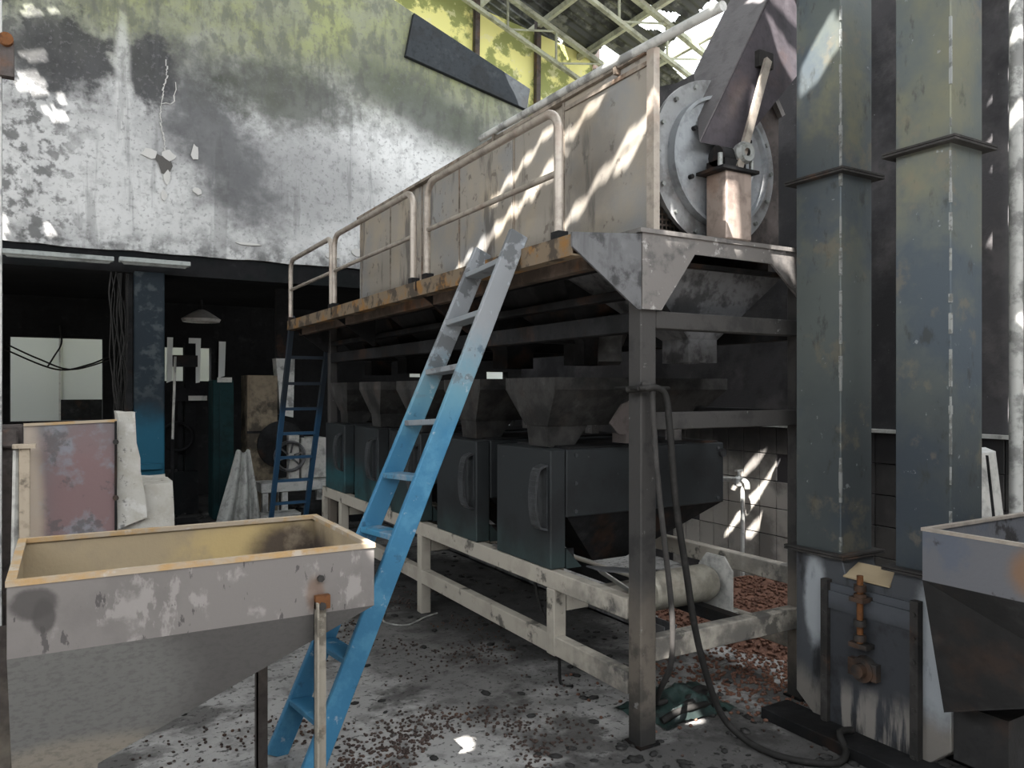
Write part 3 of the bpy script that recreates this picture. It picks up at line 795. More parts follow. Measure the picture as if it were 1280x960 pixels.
for z in (.50, .565, .68, .72):
    MB().cyl((3.05, 2.165, z - .014), (3.05, 2.165, z + .014), .028, 6).build('nut', M['flange'], sc_)
MB().box(3.02, 3.09, 2.13, 2.2, .66, .68).build('screw_bracket', M['flange'], sc_)
MB().box(3.03, 3.09, 2.12, 2.21, .455, .475).build('screw_bracket', M['flange'], sc_)
sh_ = MB().cyl((3.02, 2.16, .357), (3.09, 2.16, .357), .03, 14).build('tail_shaft', M['flange'], BE)
MB().box(3.055, 3.088, 2.09, 2.23, .32, .395).lathe((3.05, 2.16, .357), (1, 0, 0), [(0, .03), (0, .055), (.035, .06)], 18).build('shaft_bearing', M['flange'], sh_)
MB().box(3.12, 3.32, 2.06, 2.27, .735, .75).prism([(3.09, 2.05, .74), (3.09, 2.28, .74), (3.2, 2.28, .79), (3.2, 2.05, .79)], (0, 0, .006)).build('top_cover', M['hopper_in'], BE)
MB().box(3.12, 3.31, 1.58, 1.79, .10, .33).build('inlet_box', M['inlet_low'], BE)
MB().box(2.93, 3.12, 1.70, 2.62, .0, .055).build('skid', M['under'], BE, bevel=.004)
MB().box(3.30, 3.42, 1.60, 2.62, .0, .055).build('skid', M['under'], BE, bevel=.004)

# ------------------------------------------------------------------ hoppers


def hopper_frame(mbx, x0, x1, y0, y1, z0, z1, t):
    mbx.box(x0, x1, y0, y0 + t, z0, z1).box(x0, x1, y1 - t, y1, z0, z1).box(x0, x0 + t, y0 + t, y1 - t, z0, z1).box(x1 - t, x1, y0 + t, y1 - t, z0, z1)
    return mbx


IH = thing('inlet_hopper', (3.2, 1.35, 0), 'blue-grey steel inlet hopper joined to the elevator boot', 'hopper')
X0, X1, Y0, Y1 = 2.785, 3.62, .95, 1.715
hopper_frame(MB(), X0, X1, Y0, Y1, .885, 1.075, .008).build('rim_band', M['inlet'], IH)
hopper_frame(MB(), X0 - .004, X1 + .004, Y0 - .004, Y1 + .004, 1.070, 1.082, .022).build('rim_lip', M['rail'], IH)
MB().funnel([(X0, Y0, .885), (X1, Y0, .885), (X1, Y1, .885), (X0, Y1, .885)],
            [(3.0, 1.15, .58), (3.4, 1.15, .58), (3.4, 1.76, .33), (3.0, 1.76, .33)], .008).build('hopper_cone', M['inlet_low'], IH)
MB().prism([(3.0, 1.15, .575), (3.4, 1.15, .575), (3.4, 1.76, .325), (3.0, 1.76, .325)], (0, 0, .008)).build('floor_plate', M['inlet_low'], IH)
MB().prism([(X0 + .01, Y0 + .01, .884), (X1 - .01, Y0 + .01, .884), (X1 - .01, Y0 + .3, .87), (X0 + .01, Y0 + .3, .87)], (0, 0, .004)).build('baffle_plate', M['hopper_in'], IH)
for x in (2.86, 3.54):
    MB().box(x, x + .04, Y0 - .02, Y0, 0, .95).build('leg', M['dark_leg'], IH)

FH = thing('feed_hopper', (.4, 2.95, 0), 'grey painted feed hopper with tan rusty rim in the left foreground', 'hopper')
X0, X1, Y0, Y1 = -.14, .95, 2.60, 3.33
hopper_frame(MB(), X0, X1, Y0, Y1, .835, 1.045, .008).build('rim_band', M['hopper'], FH)
# tan lining of the inside
hopper_frame(MB(), X0 + .008, X1 - .008, Y0 + .008, Y1 - .008, .835, 1.04, .004).build('lining', M['hopper_in'], FH)
hopper_frame(MB(), X0 - .004, X1 + .004, Y0 - .004, Y1 + .004, 1.040, 1.056, .026).build('rim_lip', M['rim'], FH)
S = [(-.13, 2.70, .42), (.05, 2.70, .42), (.05, 2.95, .42), (-.13, 2.95, .42)]
A_, B_, C_, D_ = (X0, Y0, .835), (X1, Y0, .835), (X1, Y1, .835), (X0, Y1, .835)
Mid = (.349, Y0, .835); Sm = (.09, 2.66, .46)
mb = MB().add([A_, Mid, Sm, (-.13, 2.66, .46)], [(0, 3, 2, 1)])
mb.add([Mid, B_, Sm], [(0, 2, 1)])
mb.add([B_, C_, S[2], Sm], [(0, 3, 2, 1)])
mb.add([C_, D_, S[3], S[2]], [(0, 3, 2, 1)])
mb.add([D_, A_, (-.13, 2.66, .46), S[3]], [(0, 3, 2, 1)])
co_ = mb.build('hopper_cone', M['hopper_cone'], FH)
md = co_.modifiers.new('sheet', 'SOLIDIFY'); md.thickness = .006; md.offset = -1
MB().funnel([(-.13, 2.66, .46), (.09, 2.66, .46), (.06, 2.95, .43), (-.13, 2.95, .43)], [(-.12, 2.68, .28), (.07, 2.68, .28), (.05, 2.92, .28), (-.12, 2.92, .28)]).build('spout', M['hopper_cone'], FH)
lg = MB().box(.735, .775, 2.592, 2.598, 0, .88).box(.735, .741, 2.555, 2.598, 0, .88).build('leg', M['angle_leg'], FH)
MB().box(.735, .785, 2.575, 2.598, .855, .90).build('leg_bracket', M['rust_screw'], lg)
MB().cyl((.757, 2.57, .865), (.757, 2.60, .865), .014, 6).build('bolt', M['flange'], lg)
MB().cyl((.757, 2.585, .955), (.757, 2.605, .955), .012, 6).build('bolt', M['flange'], lg)
MB().box(.70, .745, 3.33, 3.336, 0, .88).box(.70, .706, 3.33, 3.37, 0, .88).build('leg', M['dark_leg'], FH)
for y in (2.80, 3.29):
    MB().box(-.146, -.14, y, y + .04, 0, .88).box(-.18, -.146, y, y + .006, 0, .88).build('leg', M['dark_leg'], FH)

# ------------------------------------------------------------------ blue ladder against the walkway
LD = thing('ladder', (.83, 3.26, 0), 'long bright blue wooden ladder leaning on the walkway edge, its top burnt grey', 'ladder')
ls = [(Vector((.845, 3.095, 0)), Vector((1.835, 3.085, 2.33))), (Vector((.80, 3.42, 0)), Vector((1.835, 3.44, 2.30)))]
for p, q in ls:
    MB().bar(p, q, .03, .095, (0, 0, 1)).build('stile', M['ladder'], LD, bevel=.004)
for k in range(9):
    t = (.225 + .243 * k) / 2.3
    p = ls[0][0].lerp(ls[0][1], t); q = ls[1][0].lerp(ls[1][1], t)
    MB().bar(p, q, .095, .026, (0, 0, 1)).build('rung', M['rung'] if k > 1 else M['ladder'], LD, bevel=.003)

L2 = thing('ladder', (2.1, 8.6, 0), 'dark blue ladder standing at the far end of the walkway', 'ladder')
ls = [(Vector((1.94, 8.60, 0)), Vector((1.90, 7.45, 2.30))), (Vector((2.32, 8.62, 0)), Vector((2.28, 7.45, 2.30)))]
for p, q in ls:
    MB().bar(p, q, .045, .06, (0, 0, 1)).build('stile', M['ladder2'], L2)
for k in range(8):
    t = .05 + .112 * k
    p = ls[0][0].lerp(ls[0][1], t); q = ls[1][0].lerp(ls[1][1], t)
    MB().bar(p, q, .05, .03, (0, 0, 1)).build('rung', M['ladder2'], L2)

# ------------------------------------------------------------------ cream frame carrying the cabinets
SF = thing('support_frame', (2.8, 5.0, 0), 'cream painted low steel frame carrying the row of grey cabinets', 'frame')
for x in (2.205, 3.36):
    MB().box(x, x + .065, 2.75, 7.5, .555, .65).build('rail', M['cream'], SF, bevel=.004)
    MB().box(x, x + .06, 2.75, 7.5, .215, .315).build('rail', M['cream'], SF, bevel=.004)
    for y, z0 in ((3.34, .215), (5.06, 0), (6.9, 0), (7.43, 0)):
        MB().box(x - .004, x + .071, y - .002, y + .073, z0 - (.004 if z0 else 0), .556).build('leg', M['cream'], SF, bevel=.004)
for y in (3.34, 5.06, 6.9):
    MB().box(2.28, 3.36, y, y + .06, .44, .53).build('cross_rail', M['cream'], SF)
MB().box(2.42, 2.50, 2.74, 7.3, .43, .44).box(2.42, 2.426, 2.74, 7.3, .43, .49).box(2.494, 2.50, 2.74, 7.3, .43, .49).build('channel', M['gusset'], SF)
MB().box(2.9, 2.96, 2.75, 7.2, .40, .46).build('channel', M['under'], SF)

# ------------------------------------------------------------------ five cabinets with funnels
cab_labels = ['nearest and largest grey machine cabinet, with a sooty funnel, beside the front tower post',
              'second grey machine cabinet from the front tower post, just behind the blue ladder',
              'middle grey machine cabinet of the row, half hidden by the blue ladder',
              'fourth grey machine cabinet from the front post, with a teal-tinted lower door',
              'farthest grey machine cabinet, teal low down, at the end of the cream frame']
CB = thing('machine_cabinet', (2.8, 3.67, .65), cab_labels[0], 'cabinet', 'grey cabinets with funnels in a row on the cream frame')
y0, y1 = 3.37, 3.95
bd = MB().box(2.30, 3.45, y0, y1, .92, 1.28).build('body', M['cabinet'], CB, bevel=.006)
for x, z in ((2.36, 1.25), (2.36, .95), (2.36, 1.1), (3.40, 1.25), (3.40, .95)):
    MB().cyl((x, y0 - .008, z), (x, y0 + .002, z), .01, 8).build('bolt', M['handle'], bd)
dr_ = MB().box(2.20, 2.295, y0, y1, .655, 1.28).build('door', M['cabinet'], CB, bevel=.006)
hp_ = smooth_path([(2.20, y0 + .06, 1.20), (2.145, y0 + .06, 1.17), (2.125, y0 + .06, 1.03), (2.145, y0 + .06, .89), (2.20, y0 + .06, .86)], 5)
mb = MB()
for p, q in zip(hp_, hp_[1:]):
    mb.bar(p, q, .07, .012, (-1, 0, 0))
mb.build('handle', M['handle'], dr_)
MB().box(2.195, 2.2, y0 + .03, y0 + .12, .86, 1.2).build('handle_plate', M['handle'], dr_)
MB().prism([(2.30, y0 + .003, .65), (2.30, y0 + .003, .76), (2.40, y0 + .003, .65)], (0, .012, 0)).build('foot_gusset', M['cabinet'], CB)
MB().funnel([(2.31, y0 + .01, .92), (3.44, y0 + .01, .92), (3.44, y1 - .01, .92), (2.31, y1 - .01, .92)],
            [(2.62, y0 + .2, .62), (2.86, y0 + .2, .62), (2.86, y1 - .2, .62), (2.62, y1 - .2, .62)]).build('lower_cone', M['under'], CB)
MB().box(2.33, 3.42, y0 + .02, y1 - .02, 1.28, 1.292).build('top_plate', M['under'], CB)
fn = MB().funnel([(2.215, y0 - .02, 1.60), (3.46, y0 - .02, 1.60), (3.46, y1 - .08, 1.60), (2.215, y1 - .08, 1.60)],
                 [(2.27, y0 + .14, 1.40), (3.29, y0 + .14, 1.40), (3.29, y1 - .21, 1.40), (2.27, y1 - .21, 1.40)]).build('funnel', M['funnel'], CB)
hopper_frame(MB(), 2.215, 3.46, y0 - .02, y1 - .08, 1.60, 1.665, .006).build('funnel_rim', M['funnel'], fn)
MB().hexa([(2.285, y0 + .16, 1.285), (2.46, y0 + .16, 1.285), (2.46, y1 - .225, 1.285), (2.285, y1 - .225, 1.285)], [(2.275, y0 + .145, 1.41), (2.55, y0 + .145, 1.41), (2.55, y1 - .215, 1.41), (2.275, y1 - .215, 1.41)]).build('funnel_throat', M['funnel'], fn)
MB().box(3.19, 3.25, y0 + .15, y0 + .23, 1.29, 1.41).build('funnel_throat', M['fascia'], fn)
MB().cyl((2.30, y0 + .10, .70), (2.38, y0 + .05, .70), .045, 14).build('motor', M['under'], CB)
MB().cyl((3.43, y0 - .02, 1.22), (3.43, y0 + .02, 1.22), .025, 12).build('knob', M['under'], CB)
for k in range(1, 5):
    c_ = copy_tree(CB, None, (0, .86 * k - .02 * (k > 0), 0))
    c_['label'] = cab_labels[k]

# damper flap in front of the first funnel
MB().prism([(2.52, 3.28, 1.42), (2.60, 3.28, 1.52), (2.72, 3.28, 1.56), (2.74, 3.28, 1.42), (2.66, 3.28, 1.35), (2.58, 3.28, 1.36)], (0, .012, 0)).box(2.62, 2.68, 3.27, 3.39, 1.31, 1.36).build(
    'damper_flap', M['dark_panel'], CB)

# ------------------------------------------------------------------ roller, bracket
RL = thing('conveyor_roller', (2.86, 3.1, .4), 'dusty cream conveyor roller with an end bracket behind the front post', 'roller')
MB().lathe((2.62, 3.1, .545), (1, 0, 0), [(0, 1e-3), (0, .09), (.02, .1), (.40, .1), (.44, .085), (.455, .03), (.455, 1e-3)], 28).build('drum', M['roller'], RL)
MB().cyl((2.55, 3.1, .545), (3.14, 3.1, .545), .018, 12).build('shaft', M['weld'], RL)
MB().prism([(3.10, 2.97, .39), (3.10, 3.22, .39), (3.10, 3.22, .62), (3.10, 3.16, .69), (3.10, 3.03, .69), (3.10, 2.97, .62)], (.012, 0, 0)).build('end_bracket', M['pale_metal'], RL)
MB().box(3.06, 3.16, 2.98, 3.2, .34, .395).build('bracket_foot', M['pale_metal'], RL)
TR = thing('vibrating_tray', (2.75, 3.3, .46), 'dark sheet metal tray sloping below the nearest cabinet', 'tray')
MB().prism([(2.42, 3.2, .66), (2.62, 3.2, .53), (2.62, 3.26, .52), (2.42, 3.26, .65)], (.02, 0, -.02)).build('tray_edge', M['pale_metal'], TR)
MB().prism([(2.40, 3.2, .665), (2.40, 3.33, .665), (3.2, 3.33, .535), (3.2, 3.2, .535)][::-1], (0, 0, -.008)).build('tray_plate', M['gusset'], TR)

# ------------------------------------------------------------------ hoses
tag(MB().tube(smooth_path([(2.17, 2.70, 1.60), (2.20, 2.63, 1.604), (2.27, 2.61, 1.605), (2.31, 2.60, 1.56), (2.315, 2.58, 1.40), (2.33, 2.56, 1.1), (2.38, 2.55, .80), (2.43, 2.55, .55), (2.50, 2.55, .32),
                           (2.58, 2.53, .12), (2.64, 2.45, .03), (2.66, 2.32, .016), (2.72, 2.2, .016), (2.83, 2.12, .016), (2.92, 2.14, .03), (2.96, 2.20, .07), (3.0, 2.22, .075), (3.06, 2.21, .07)]), .0155, 8).build(
    'rubber_hose', M['hose']), 'thick black rubber hose looped over the front post and trailing across the floor', 'hose')
tag(MB().tube(smooth_path([(2.20, 2.64, 1.622), (2.24, 2.625, 1.61), (2.25, 2.62, 1.5), (2.255, 2.60, 1.25), (2.27, 2.57, .95), (2.30, 2.56, .68), (2.32, 2.57, .50), (2.33, 2.60, .36), (2.36, 2.70, .22), (2.42, 2.79, .12), (2.52, 2.84, .09)]), .013, 8).build(
    'braided_hose', M['rope']), 'thinner grey braided hose hanging straight down the front post', 'hose')
MB_ = MB().tube([(2.17, 2.62, 1.605), (2.17, 2.78, 1.605), (2.34, 2.78, 1.605), (2.34, 2.62, 1.605), (2.17, 2.62, 1.605)], .010, 6)
tag(MB_.build('wire_loop', M['hose']), 'dark wire wrapped around the front tower post', 'wire')
tag(MB().tube(smooth_path([(2.25, 3.62, .60), (2.28, 3.6, .40), (2.33, 3.5, .2), (2.33, 3.47, .008), (2.36, 3.4, .008)]), .009, 6).build('power_cable', M['hose']),
    'thin black cable hanging under the cream frame to the floor', 'cable')
tag(MB().tube(smooth_path([(1.98, 5.2, .006), (1.9, 5.0, .006), (2.0, 4.85, .006), (2.18, 4.95, .006), (2.3, 5.0, .006)]), .006, 6).build('floor_wire', M['pale_metal']),
    'pale wire curled on the floor by the cream frame leg', 'wire')

# wet green cloth
mb = MB(); n, m_ = 30, 18; vs_ = []
for i in range(n + 1):
    for j in range(m_ + 1):
        u, v = i / n * 2 - 1, j / m_ * 2 - 1
        rr = max(abs(u), abs(v)); x, y = u * .26, v * .17
        ang = math.atan2(v, u)
        z = max(0, 1 - (u * u + v * v)) * .10 + .035 * mnoise.noise((x * 14, y * 14, 3)) + .03 * mnoise.noise((x * 30, y * 9, 1)) * (1 - rr * .5)
        vs_.append((2.66 + x * (1 + .15 * math.sin(3 * ang)), 2.90 + y * (1 + .15 * math.cos(2 * ang)), max(.008, z + .012)))
mb.add(vs_, [(i * (m_ + 1) + j, (i + 1) * (m_ + 1) + j, (i + 1) * (m_ + 1) + j + 1, i * (m_ + 1) + j + 1) for i in range(n) for j in range(m_)], True)
CL = mb.build('wet_cloth', M['cloth'])
tag(CL, 'crumpled wet dark green cloth on the floor behind the front post', 'cloth')
mb = MB()
for k in range(4):
    mb.tube(smooth_path([(2.46 + .05 * k, 2.80 + .02 * k, .02), (2.56 + .05 * k, 2.79 + .02 * k, .05 + .015 * k), (2.72 + .03 * k, 2.79 + .03 * k, .05 + .01 * k), (2.84 + .01 * k, 2.82 + .03 * k, .02)], 5), .018, 6)
mb.build('cloth_roll', M['hose'], CL)

# ------------------------------------------------------------------ left foreground: concrete, sheet, timber
CBK = thing('concrete_plinth', (.42, 5.2, 0), 'stepped whitewashed concrete plinth with a leaning upright slab', 'plinth')


def rough_block(bot, top, nm, mat, parent, seed, amp=.012):
    mb = MB(); r4 = random.Random(seed)
    bot = [Vector(p) for p in bot]; top = [Vector(p) for p in top]
    n = 7
    def face(a, b, c, d):
        vs_ = []
        for i in range(n + 1):
            for j in range(n + 1):
                p = a.lerp(b, i / n).lerp(d.lerp(c, i / n), j / n)
                q = Vector((mnoise.noise(p * 9 + Vector((seed, 0, 0))), mnoise.noise(p * 9 + Vector((0, seed, 5))), mnoise.noise(p * 9 + Vector((3, 0, seed))))) * amp
                vs_.append(p + q)
        mb.add(vs_, [(i * (n + 1) + j, (i + 1) * (n + 1) + j, (i + 1) * (n + 1) + j + 1, i * (n + 1) + j + 1) for i in range(n) for j in range(n)], True)
    b, t = bot, top
    face(t[0], t[1], t[2], t[3]); face(b[0], b[1], t[1], t[0]); face(b[1], b[2], t[2], t[1]); face(b[2], b[3], t[3], t[2]); face(b[3], b[0], t[0], t[3])
    return mb.build(nm, mat, parent)


rough_block([(.26, 5.0, 0), (.585, 5.0, 0), (.585, 5.45, 0), (.26, 5.45, 0)], [(.28, 5.02, 1.045), (.565, 5.03, 1.035), (.56, 5.43, 1.05), (.28, 5.43, 1.05)], 'lower_block', M['concrete'], CBK, 3, .018)
rough_block([(.265, 4.97, .8), (.42, 4.97, .85), (.42, 5.28, .85), (.265, 5.28, .8)], [(.27, 4.99, 1.47), (.355, 4.99, 1.465), (.35, 5.24, 1.46), (.27, 5.24, 1.465)], 'upright_slab', M['concrete'], CBK, 8, .014)
SH = thing('metal_sheet', (.04, 4.93, 0), 'pink and grey heat-stained metal sheet leaning on the concrete plinth', 'sheet')
MB().prism([(-.19, 4.95, 0), (.262, 4.95, 0), (.262, 4.955, 1.425), (-.19, 4.955, 1.41)], (0, .012, 0)).build('plate', M['sheet'], SH)
MB().box(.25, .262, 4.935, 4.95, 0, 1.42).build('edge_bar', M['under'], SH)
MB().prism([(-.19, 4.945, 1.40), (.262, 4.945, 1.415), (.262, 4.945, 1.43), (-.19, 4.945, 1.415)], (0, .02, 0)).build('top_edge', M['rim'], SH)
for z in (.98, 1.3):
    MB().cyl((.256, 4.93, z), (.256, 4.95, z), .016, 8).build('hinge', M['flange'], SH)
TP = thing('timber_post', (-.17, 4.8, 0), 'pale scorched timber post with a cap in front of the pink metal sheet', 'post')
MB().box(-.205, -.155, 4.80, 4.85, 0, 1.29).build('shaft', M['timber'], TP, bevel=.004)
MB().box(-.235, -.13, 4.78, 4.87, 1.29, 1.31).build('cap', M['timber'], TP)
MB().bar((-.235, 4.8, 0), (-.215, 4.82, 1.28), .02, .03).build('side_strip', M['pale_metal'], TP)
tag(MB().box(-.36, -.20, 5.1, 5.3, 0, 1.40).box(-.34, -.22, 5.05, 5.1, 1.28, 1.38).build('dark_crate', M['dark_panel'], bevel=.01), 'brown burnt box standing behind the timber post at the left edge', 'box')
PO = thing('upright_pole', (-.305, 5.0, 0), 'pale upright pole at the left edge of the picture with a brown bracket', 'pole')
MB().box(-.36, -.293, 5.0, 5.06, 0, 7).build('shaft', M['white_paint'], PO)
br_ = MB().box(-.30, -.235, 4.97, 5.03, 3.30, 3.50).build('bracket', M['dark_panel'], PO)
MB().cyl((-.27, 4.94, 3.49), (-.27, 5.05, 3.49), .035, 12).build('roller', M['rust_screw'], br_)

# ------------------------------------------------------------------ column, cables, strip lamps
CN = thing('column', (.7, 8.15, 0), 'square column, black above and blue at its foot, under the plaster wall', 'column')
MB().box(.565, .83, 7.99, 8.27, 0, 2.71).build('shaft', M['column'], CN, bevel=.01)
MB().box(.50, .56, 8.05, 8.2, 0, 2.71).build('conduit', M['under'], CN)
MB().box(.60, .80, 7.94, 8.2, .85, .90).build('band', M['column'], CN)
for k in range(12):
    r5 = random.Random(k)
    x = .49 - .012 * k * r5.uniform(.4, 1.1); z1 = 2.68; z0 = r5.uniform(.9, 1.4)
    pts = [(x + .03 * math.sin(z * 3 + k) + .015 * r5.uniform(-1, 1), 8.0 - .006 * k, z) for z in [z1 + (z0 - z1) * i / 8 for i in range(9)]]
    tag(MB().tube(smooth_path(pts, 3), r5.uniform(.004, .008), 5).build('hanging_wire', M['hose']), 'thin burnt wire hanging in the bundle beside the blue-footed column', 'wire', 'burnt wires beside the column')
for xa, xb, z, lb in ((-.46, .39, 2.765, 'long grey burnt strip lamp under the plaster wall, left of the column'), (.43, 1.03, 2.772, 'shorter pale burnt strip lamp under the plaster wall, right above the column')):
    L_ = thing('strip_lamp', ((xa + xb) / 2, 7.8, z), lb, 'lamp', 'burnt strip lamps under the wall')
    MB().box(xa, xb, 7.76, 7.86, z - .012, z + .03).build('housing', M['lamp'], L_, bevel=.005)
    MB().prism([(xa + .02, 7.78, z - .012), (xb - .02, 7.78, z - .012), (xb - .04, 7.80, z - .03), (xa + .04, 7.80, z - .03)], (0, .04, 0)).build('reflector', M['lamp'], L_)
    for x in (xa + .1, xb - .1):
        MB().box(x, x + .02, 7.86, 8.04, z, z + .02).build('bracket', M['under'], L_)
for k, (pp, lb) in enumerate(((((-.7, 12.49, 2.15), (-.1, 12.3, 1.88), (.3, 12.3, 1.95), (.6, 12.49, 2.1)), 'lower slack black cable crossing the bright back window'),
                              (((-.68, 12.49, 2.22), (-.3, 12.3, 2.02), (.1, 12.3, 1.88), (.62, 12.49, 2.05)), 'upper slack black cable crossing the bright back window'),
                              (((-.05, 12.49, 2.5), (-.03, 12.4, 2.25), (-.12, 12.25, 2.05), (-.2, 12.25, 1.9)), 'short black cable dangling down in the bright back window'))):
    tag(MB().tube(smooth_path(pp), .012, 6).build('slack_cable', M['hose']), lb, 'cable')

# ------------------------------------------------------------------ things in the back room
T = thing('tall_cabinet', (2.15, 10.2, 0), 'tan scorched tall cabinet standing in the back room left of the dark ladder', 'cabinet')
MB().box(1.99, 2.36, 10.0, 10.4, .0, 1.78).build('body', M['tan_door'], T)
MB().box(2.01, 2.34, 9.985, 10.0, .9, 1.72).build('door', M['tan_door'], T)
MB().box(1.98, 2.37, 9.97, 10.0, 1.05, 1.08).build('band', M['under'], T)
T = thing('hanging_duct', (2.5, 10.0, 1.26), 'pale tapered sheet duct hanging behind the dark ladder', 'duct')
MB().hexa([(2.40, 10.0, 1.28), (2.56, 10.0, 1.24), (2.58, 10.2, 1.24), (2.40, 10.2, 1.28)], [(2.34, 10.0, 2.0), (2.58, 10.0, 2.0), (2.60, 10.2, 2.0), (2.34, 10.2, 2.0)]).build('duct_body', M['white_paint'], T)
MB().box(2.36, 2.56, 10.05, 10.15, 2.0, 2.9).build('hanger', M['under'], T)
T = thing('blower_machine', (2.55, 9.9, .44), 'white blower machine with a large spoked wheel on a white bench', 'machine')
MB().box(2.62, 2.95, 9.85, 10.2, .46, .98).build('body', M['pale_metal'], T, bevel=.01)
MB().box(2.45, 2.58, 9.78, 9.9, .46, 1.02).build('side_plate', M['pale_metal'], T)
wh = MB().lathe((2.46, 9.75, .76), (0, 1, 0), [(0, .16), (-.02, .18), (0, .2), (.04, .2), (.04, .16), (0, .16)], 28).build('wheel', M['gusset'], T)
for k in range(6):
    a = k * math.pi / 3 + .3
    MB().bar((2.46, 9.77, .76), (2.46 + .17 * math.cos(a), 9.77, .76 + .17 * math.sin(a)), .02, .02, (0, 1, 0)).build('spoke', M['gusset'], wh)
MB().lathe((2.46, 9.72, .76), (0, 1, 0), [(0, 1e-3), (0, .04), (.08, .04)], 14).build('hub', M['white_paint'], wh)
MB().lathe((2.4, 9.95, .9), (0, 1, 0), [(0, 1e-3), (0, .3), (.25, .3), (.25, 1e-3)], 24).build('scroll_housing', M['under'], T)
T = thing('white_bench', (2.55, 9.9, 0), 'low white timber bench under the blower in the back room', 'bench')
MB().box(2.08, 3.0, 9.65, 10.2, .33, .45).build('top', M['white_paint'], T, bevel=.008)
for x in (2.10, 2.34, 2.9):
    for y in (9.67, 10.12):
        MB().box(x, x + .07, y, y + .07, 0, .33).build('leg', M['white_paint'], T)
MB().box(2.0, 2.5, 9.4, 9.7, .0, .10).build('foot_board', M['white_paint'], T)
T = thing('motor_unit', (2.75, 9.5, 0), 'small black motor lying under the white bench', 'motor')
MB().cyl((2.6, 9.5, .12), (2.85, 9.45, .12), .11, 16).build('body', M['under'], T)
MB().box(2.6, 2.85, 9.4, 9.56, 0, .05).build('base', M['under'], T)
MB().cyl((2.85, 9.45, .12), (2.93, 9.435, .12), .02, 8).build('shaft', M['weld'], T)
# plastic sheet draped
mb = MB(); n, m_ = 22, 22; vs_ = []
for j in range(m_ + 1):
    t = j / m_
    for i in range(n + 1):
        s_ = i / n
        x = 1.86 + (s_ - .5) * (.16 + .34 * t) + .05 * t * math.sin(3 * s_) - .09 * t
        y = 9.62 - .22 * t + .06 * math.sin(s_ * 17 + t * 2) * (.3 + t)
        vs_.append((x, y, .86 - .85 * t + .02 * math.sin(9 * s_)))
mb.add(vs_, [(j * (n + 1) + i, j * (n + 1) + i + 1, (j + 1) * (n + 1) + i + 1, (j + 1) * (n + 1) + i) for j in range(m_) for i in range(n)], True)
PS = mb.build('plastic_sheet', M['sack'])
md = PS.modifiers.new('sheet', 'SOLIDIFY'); md.thickness = .004
tag(PS, 'crumpled grey plastic sheet draped to the floor of the back room', 'sheet')
T = thing('teal_locker', (1.7, 10.1, 0), 'dark teal locker deep in the back room beside the plastic sheet', 'locker')
MB().box(1.58, 1.82, 10.0, 10.35, 0, 1.72).build('body', M['teal'], T, bevel=.008)
MB().box(1.66, 1.82, 9.985, 10.0, .1, 1.66).build('door', M['teal'], T)
MB().box(1.63, 1.80, 9.98, 10.0, 1.69, 1.75).build('top_trim', M['pale_metal'], T)
T = thing('dark_press', (1.35, 10.6, 0), 'black press silhouetted below the small bright window in the back room', 'machine')
MB().box(1.15, 1.5, 10.6, 11.0, 0, .55).build('base', M['black'], T)
MB().box(1.35, 1.48, 10.7, 10.9, .55, 2.2).build('frame', M['black'], T)
MB().box(1.2, 1.6, 10.62, 10.9, 1.45, 1.62).build('head', M['black'], T)
MB().box(1.38, 1.60, 10.58, 10.62, 1.46, 1.52).build('plate', M['pale_metal'], T)
MB().cyl((1.3, 10.7, .55), (1.3, 10.7, 1.45), .04, 10).build('rod', M['black'], T)
MB().lathe((1.25, 10.55, 1.0), (0, 1, 0), [(0, .16), (-.02, .18), (0, .2), (.03, .2), (.03, .16)], 20).build('handwheel', M['black'], T)
T = thing('floor_stand', (1.2, 10.1, 0), 'thin pale pole with a small box standing right of the column', 'stand')
MB().cyl((1.135, 10.1, 1.0), (1.165, 10.1, 2.0), .016, 10).build('pole', M['pale_metal'], T)
MB().box(1.15, 1.42, 10.1, 10.25, 1.88, 2.02).build('box', M['under'], T)
MB().cyl((1.13, 10.1, 0), (1.135, 10.1, 1.0), .02, 10).build('foot', M['black'], T)
T = thing('dead_pendant', (1.72, 12.0, 2.55), 'pale burnt pendant lamp shade hanging from the back room ceiling', 'lamp')
MB().lathe((1.72, 11.9, 2.62), (0, 0, 1), [(-.04, .25), (.0, .27), (.10, .12), (.14, .04)], 24).build('shade', M['pale_metal'], T)
MB().cyl((1.72, 11.9, 2.74), (1.72, 11.9, 2.90), .02, 8).build('stem', M['under'], T)
for k, (x, z0, z1, w_) in enumerate(((1.32, 1.70, 2.3, .07), (1.62, 1.68, 2.3, .16), (2.05, 1.78, 2.26, .09))):
    tag(MB().prism([(x, 12.46, z0), (x + w_, 12.46, z0 + .03), (x + w_ + .02, 12.478, z1 + .08), (x + .01, 12.478, z1 + .08)], (0, .02, 0)).build('hanging_board', M['white_wall']),
        ('narrow pale board beside the small back window, nearest the column', 'wide pale board hanging in the small back window', 'pale board right of the small back window')[k], 'board', 'pale boards by the small back window')
for k, (x, y, w_, d_, h_, lb) in enumerate(((-.7, 9.2, .5, .5, .6, 'black burnt crate on the floor left of the column'), (1.2, 9.4, .22, .3, .12, 'flat charred board end on the back room floor near the plinth'), (3.05, 9.2, .35, .4, .5, 'dark burnt crate behind the farthest cabinet'))):
    T = thing('burnt_crate', (x, y, 0), lb, 'crate', 'burnt crates')
    for q in range(4):
        MB().box(x - w_ / 2, x + w_ / 2, y - d_ / 2, y - d_ / 2 + .02, h_ * q / 4 + .005, h_ * (q + 1) / 4 - .005).build('slat', M['black'], T)
    MB().box(x - w_ / 2, x + w_ / 2, y - d_ / 2 + .02, y + d_ / 2, 0, h_).build('body', M['black'], T)

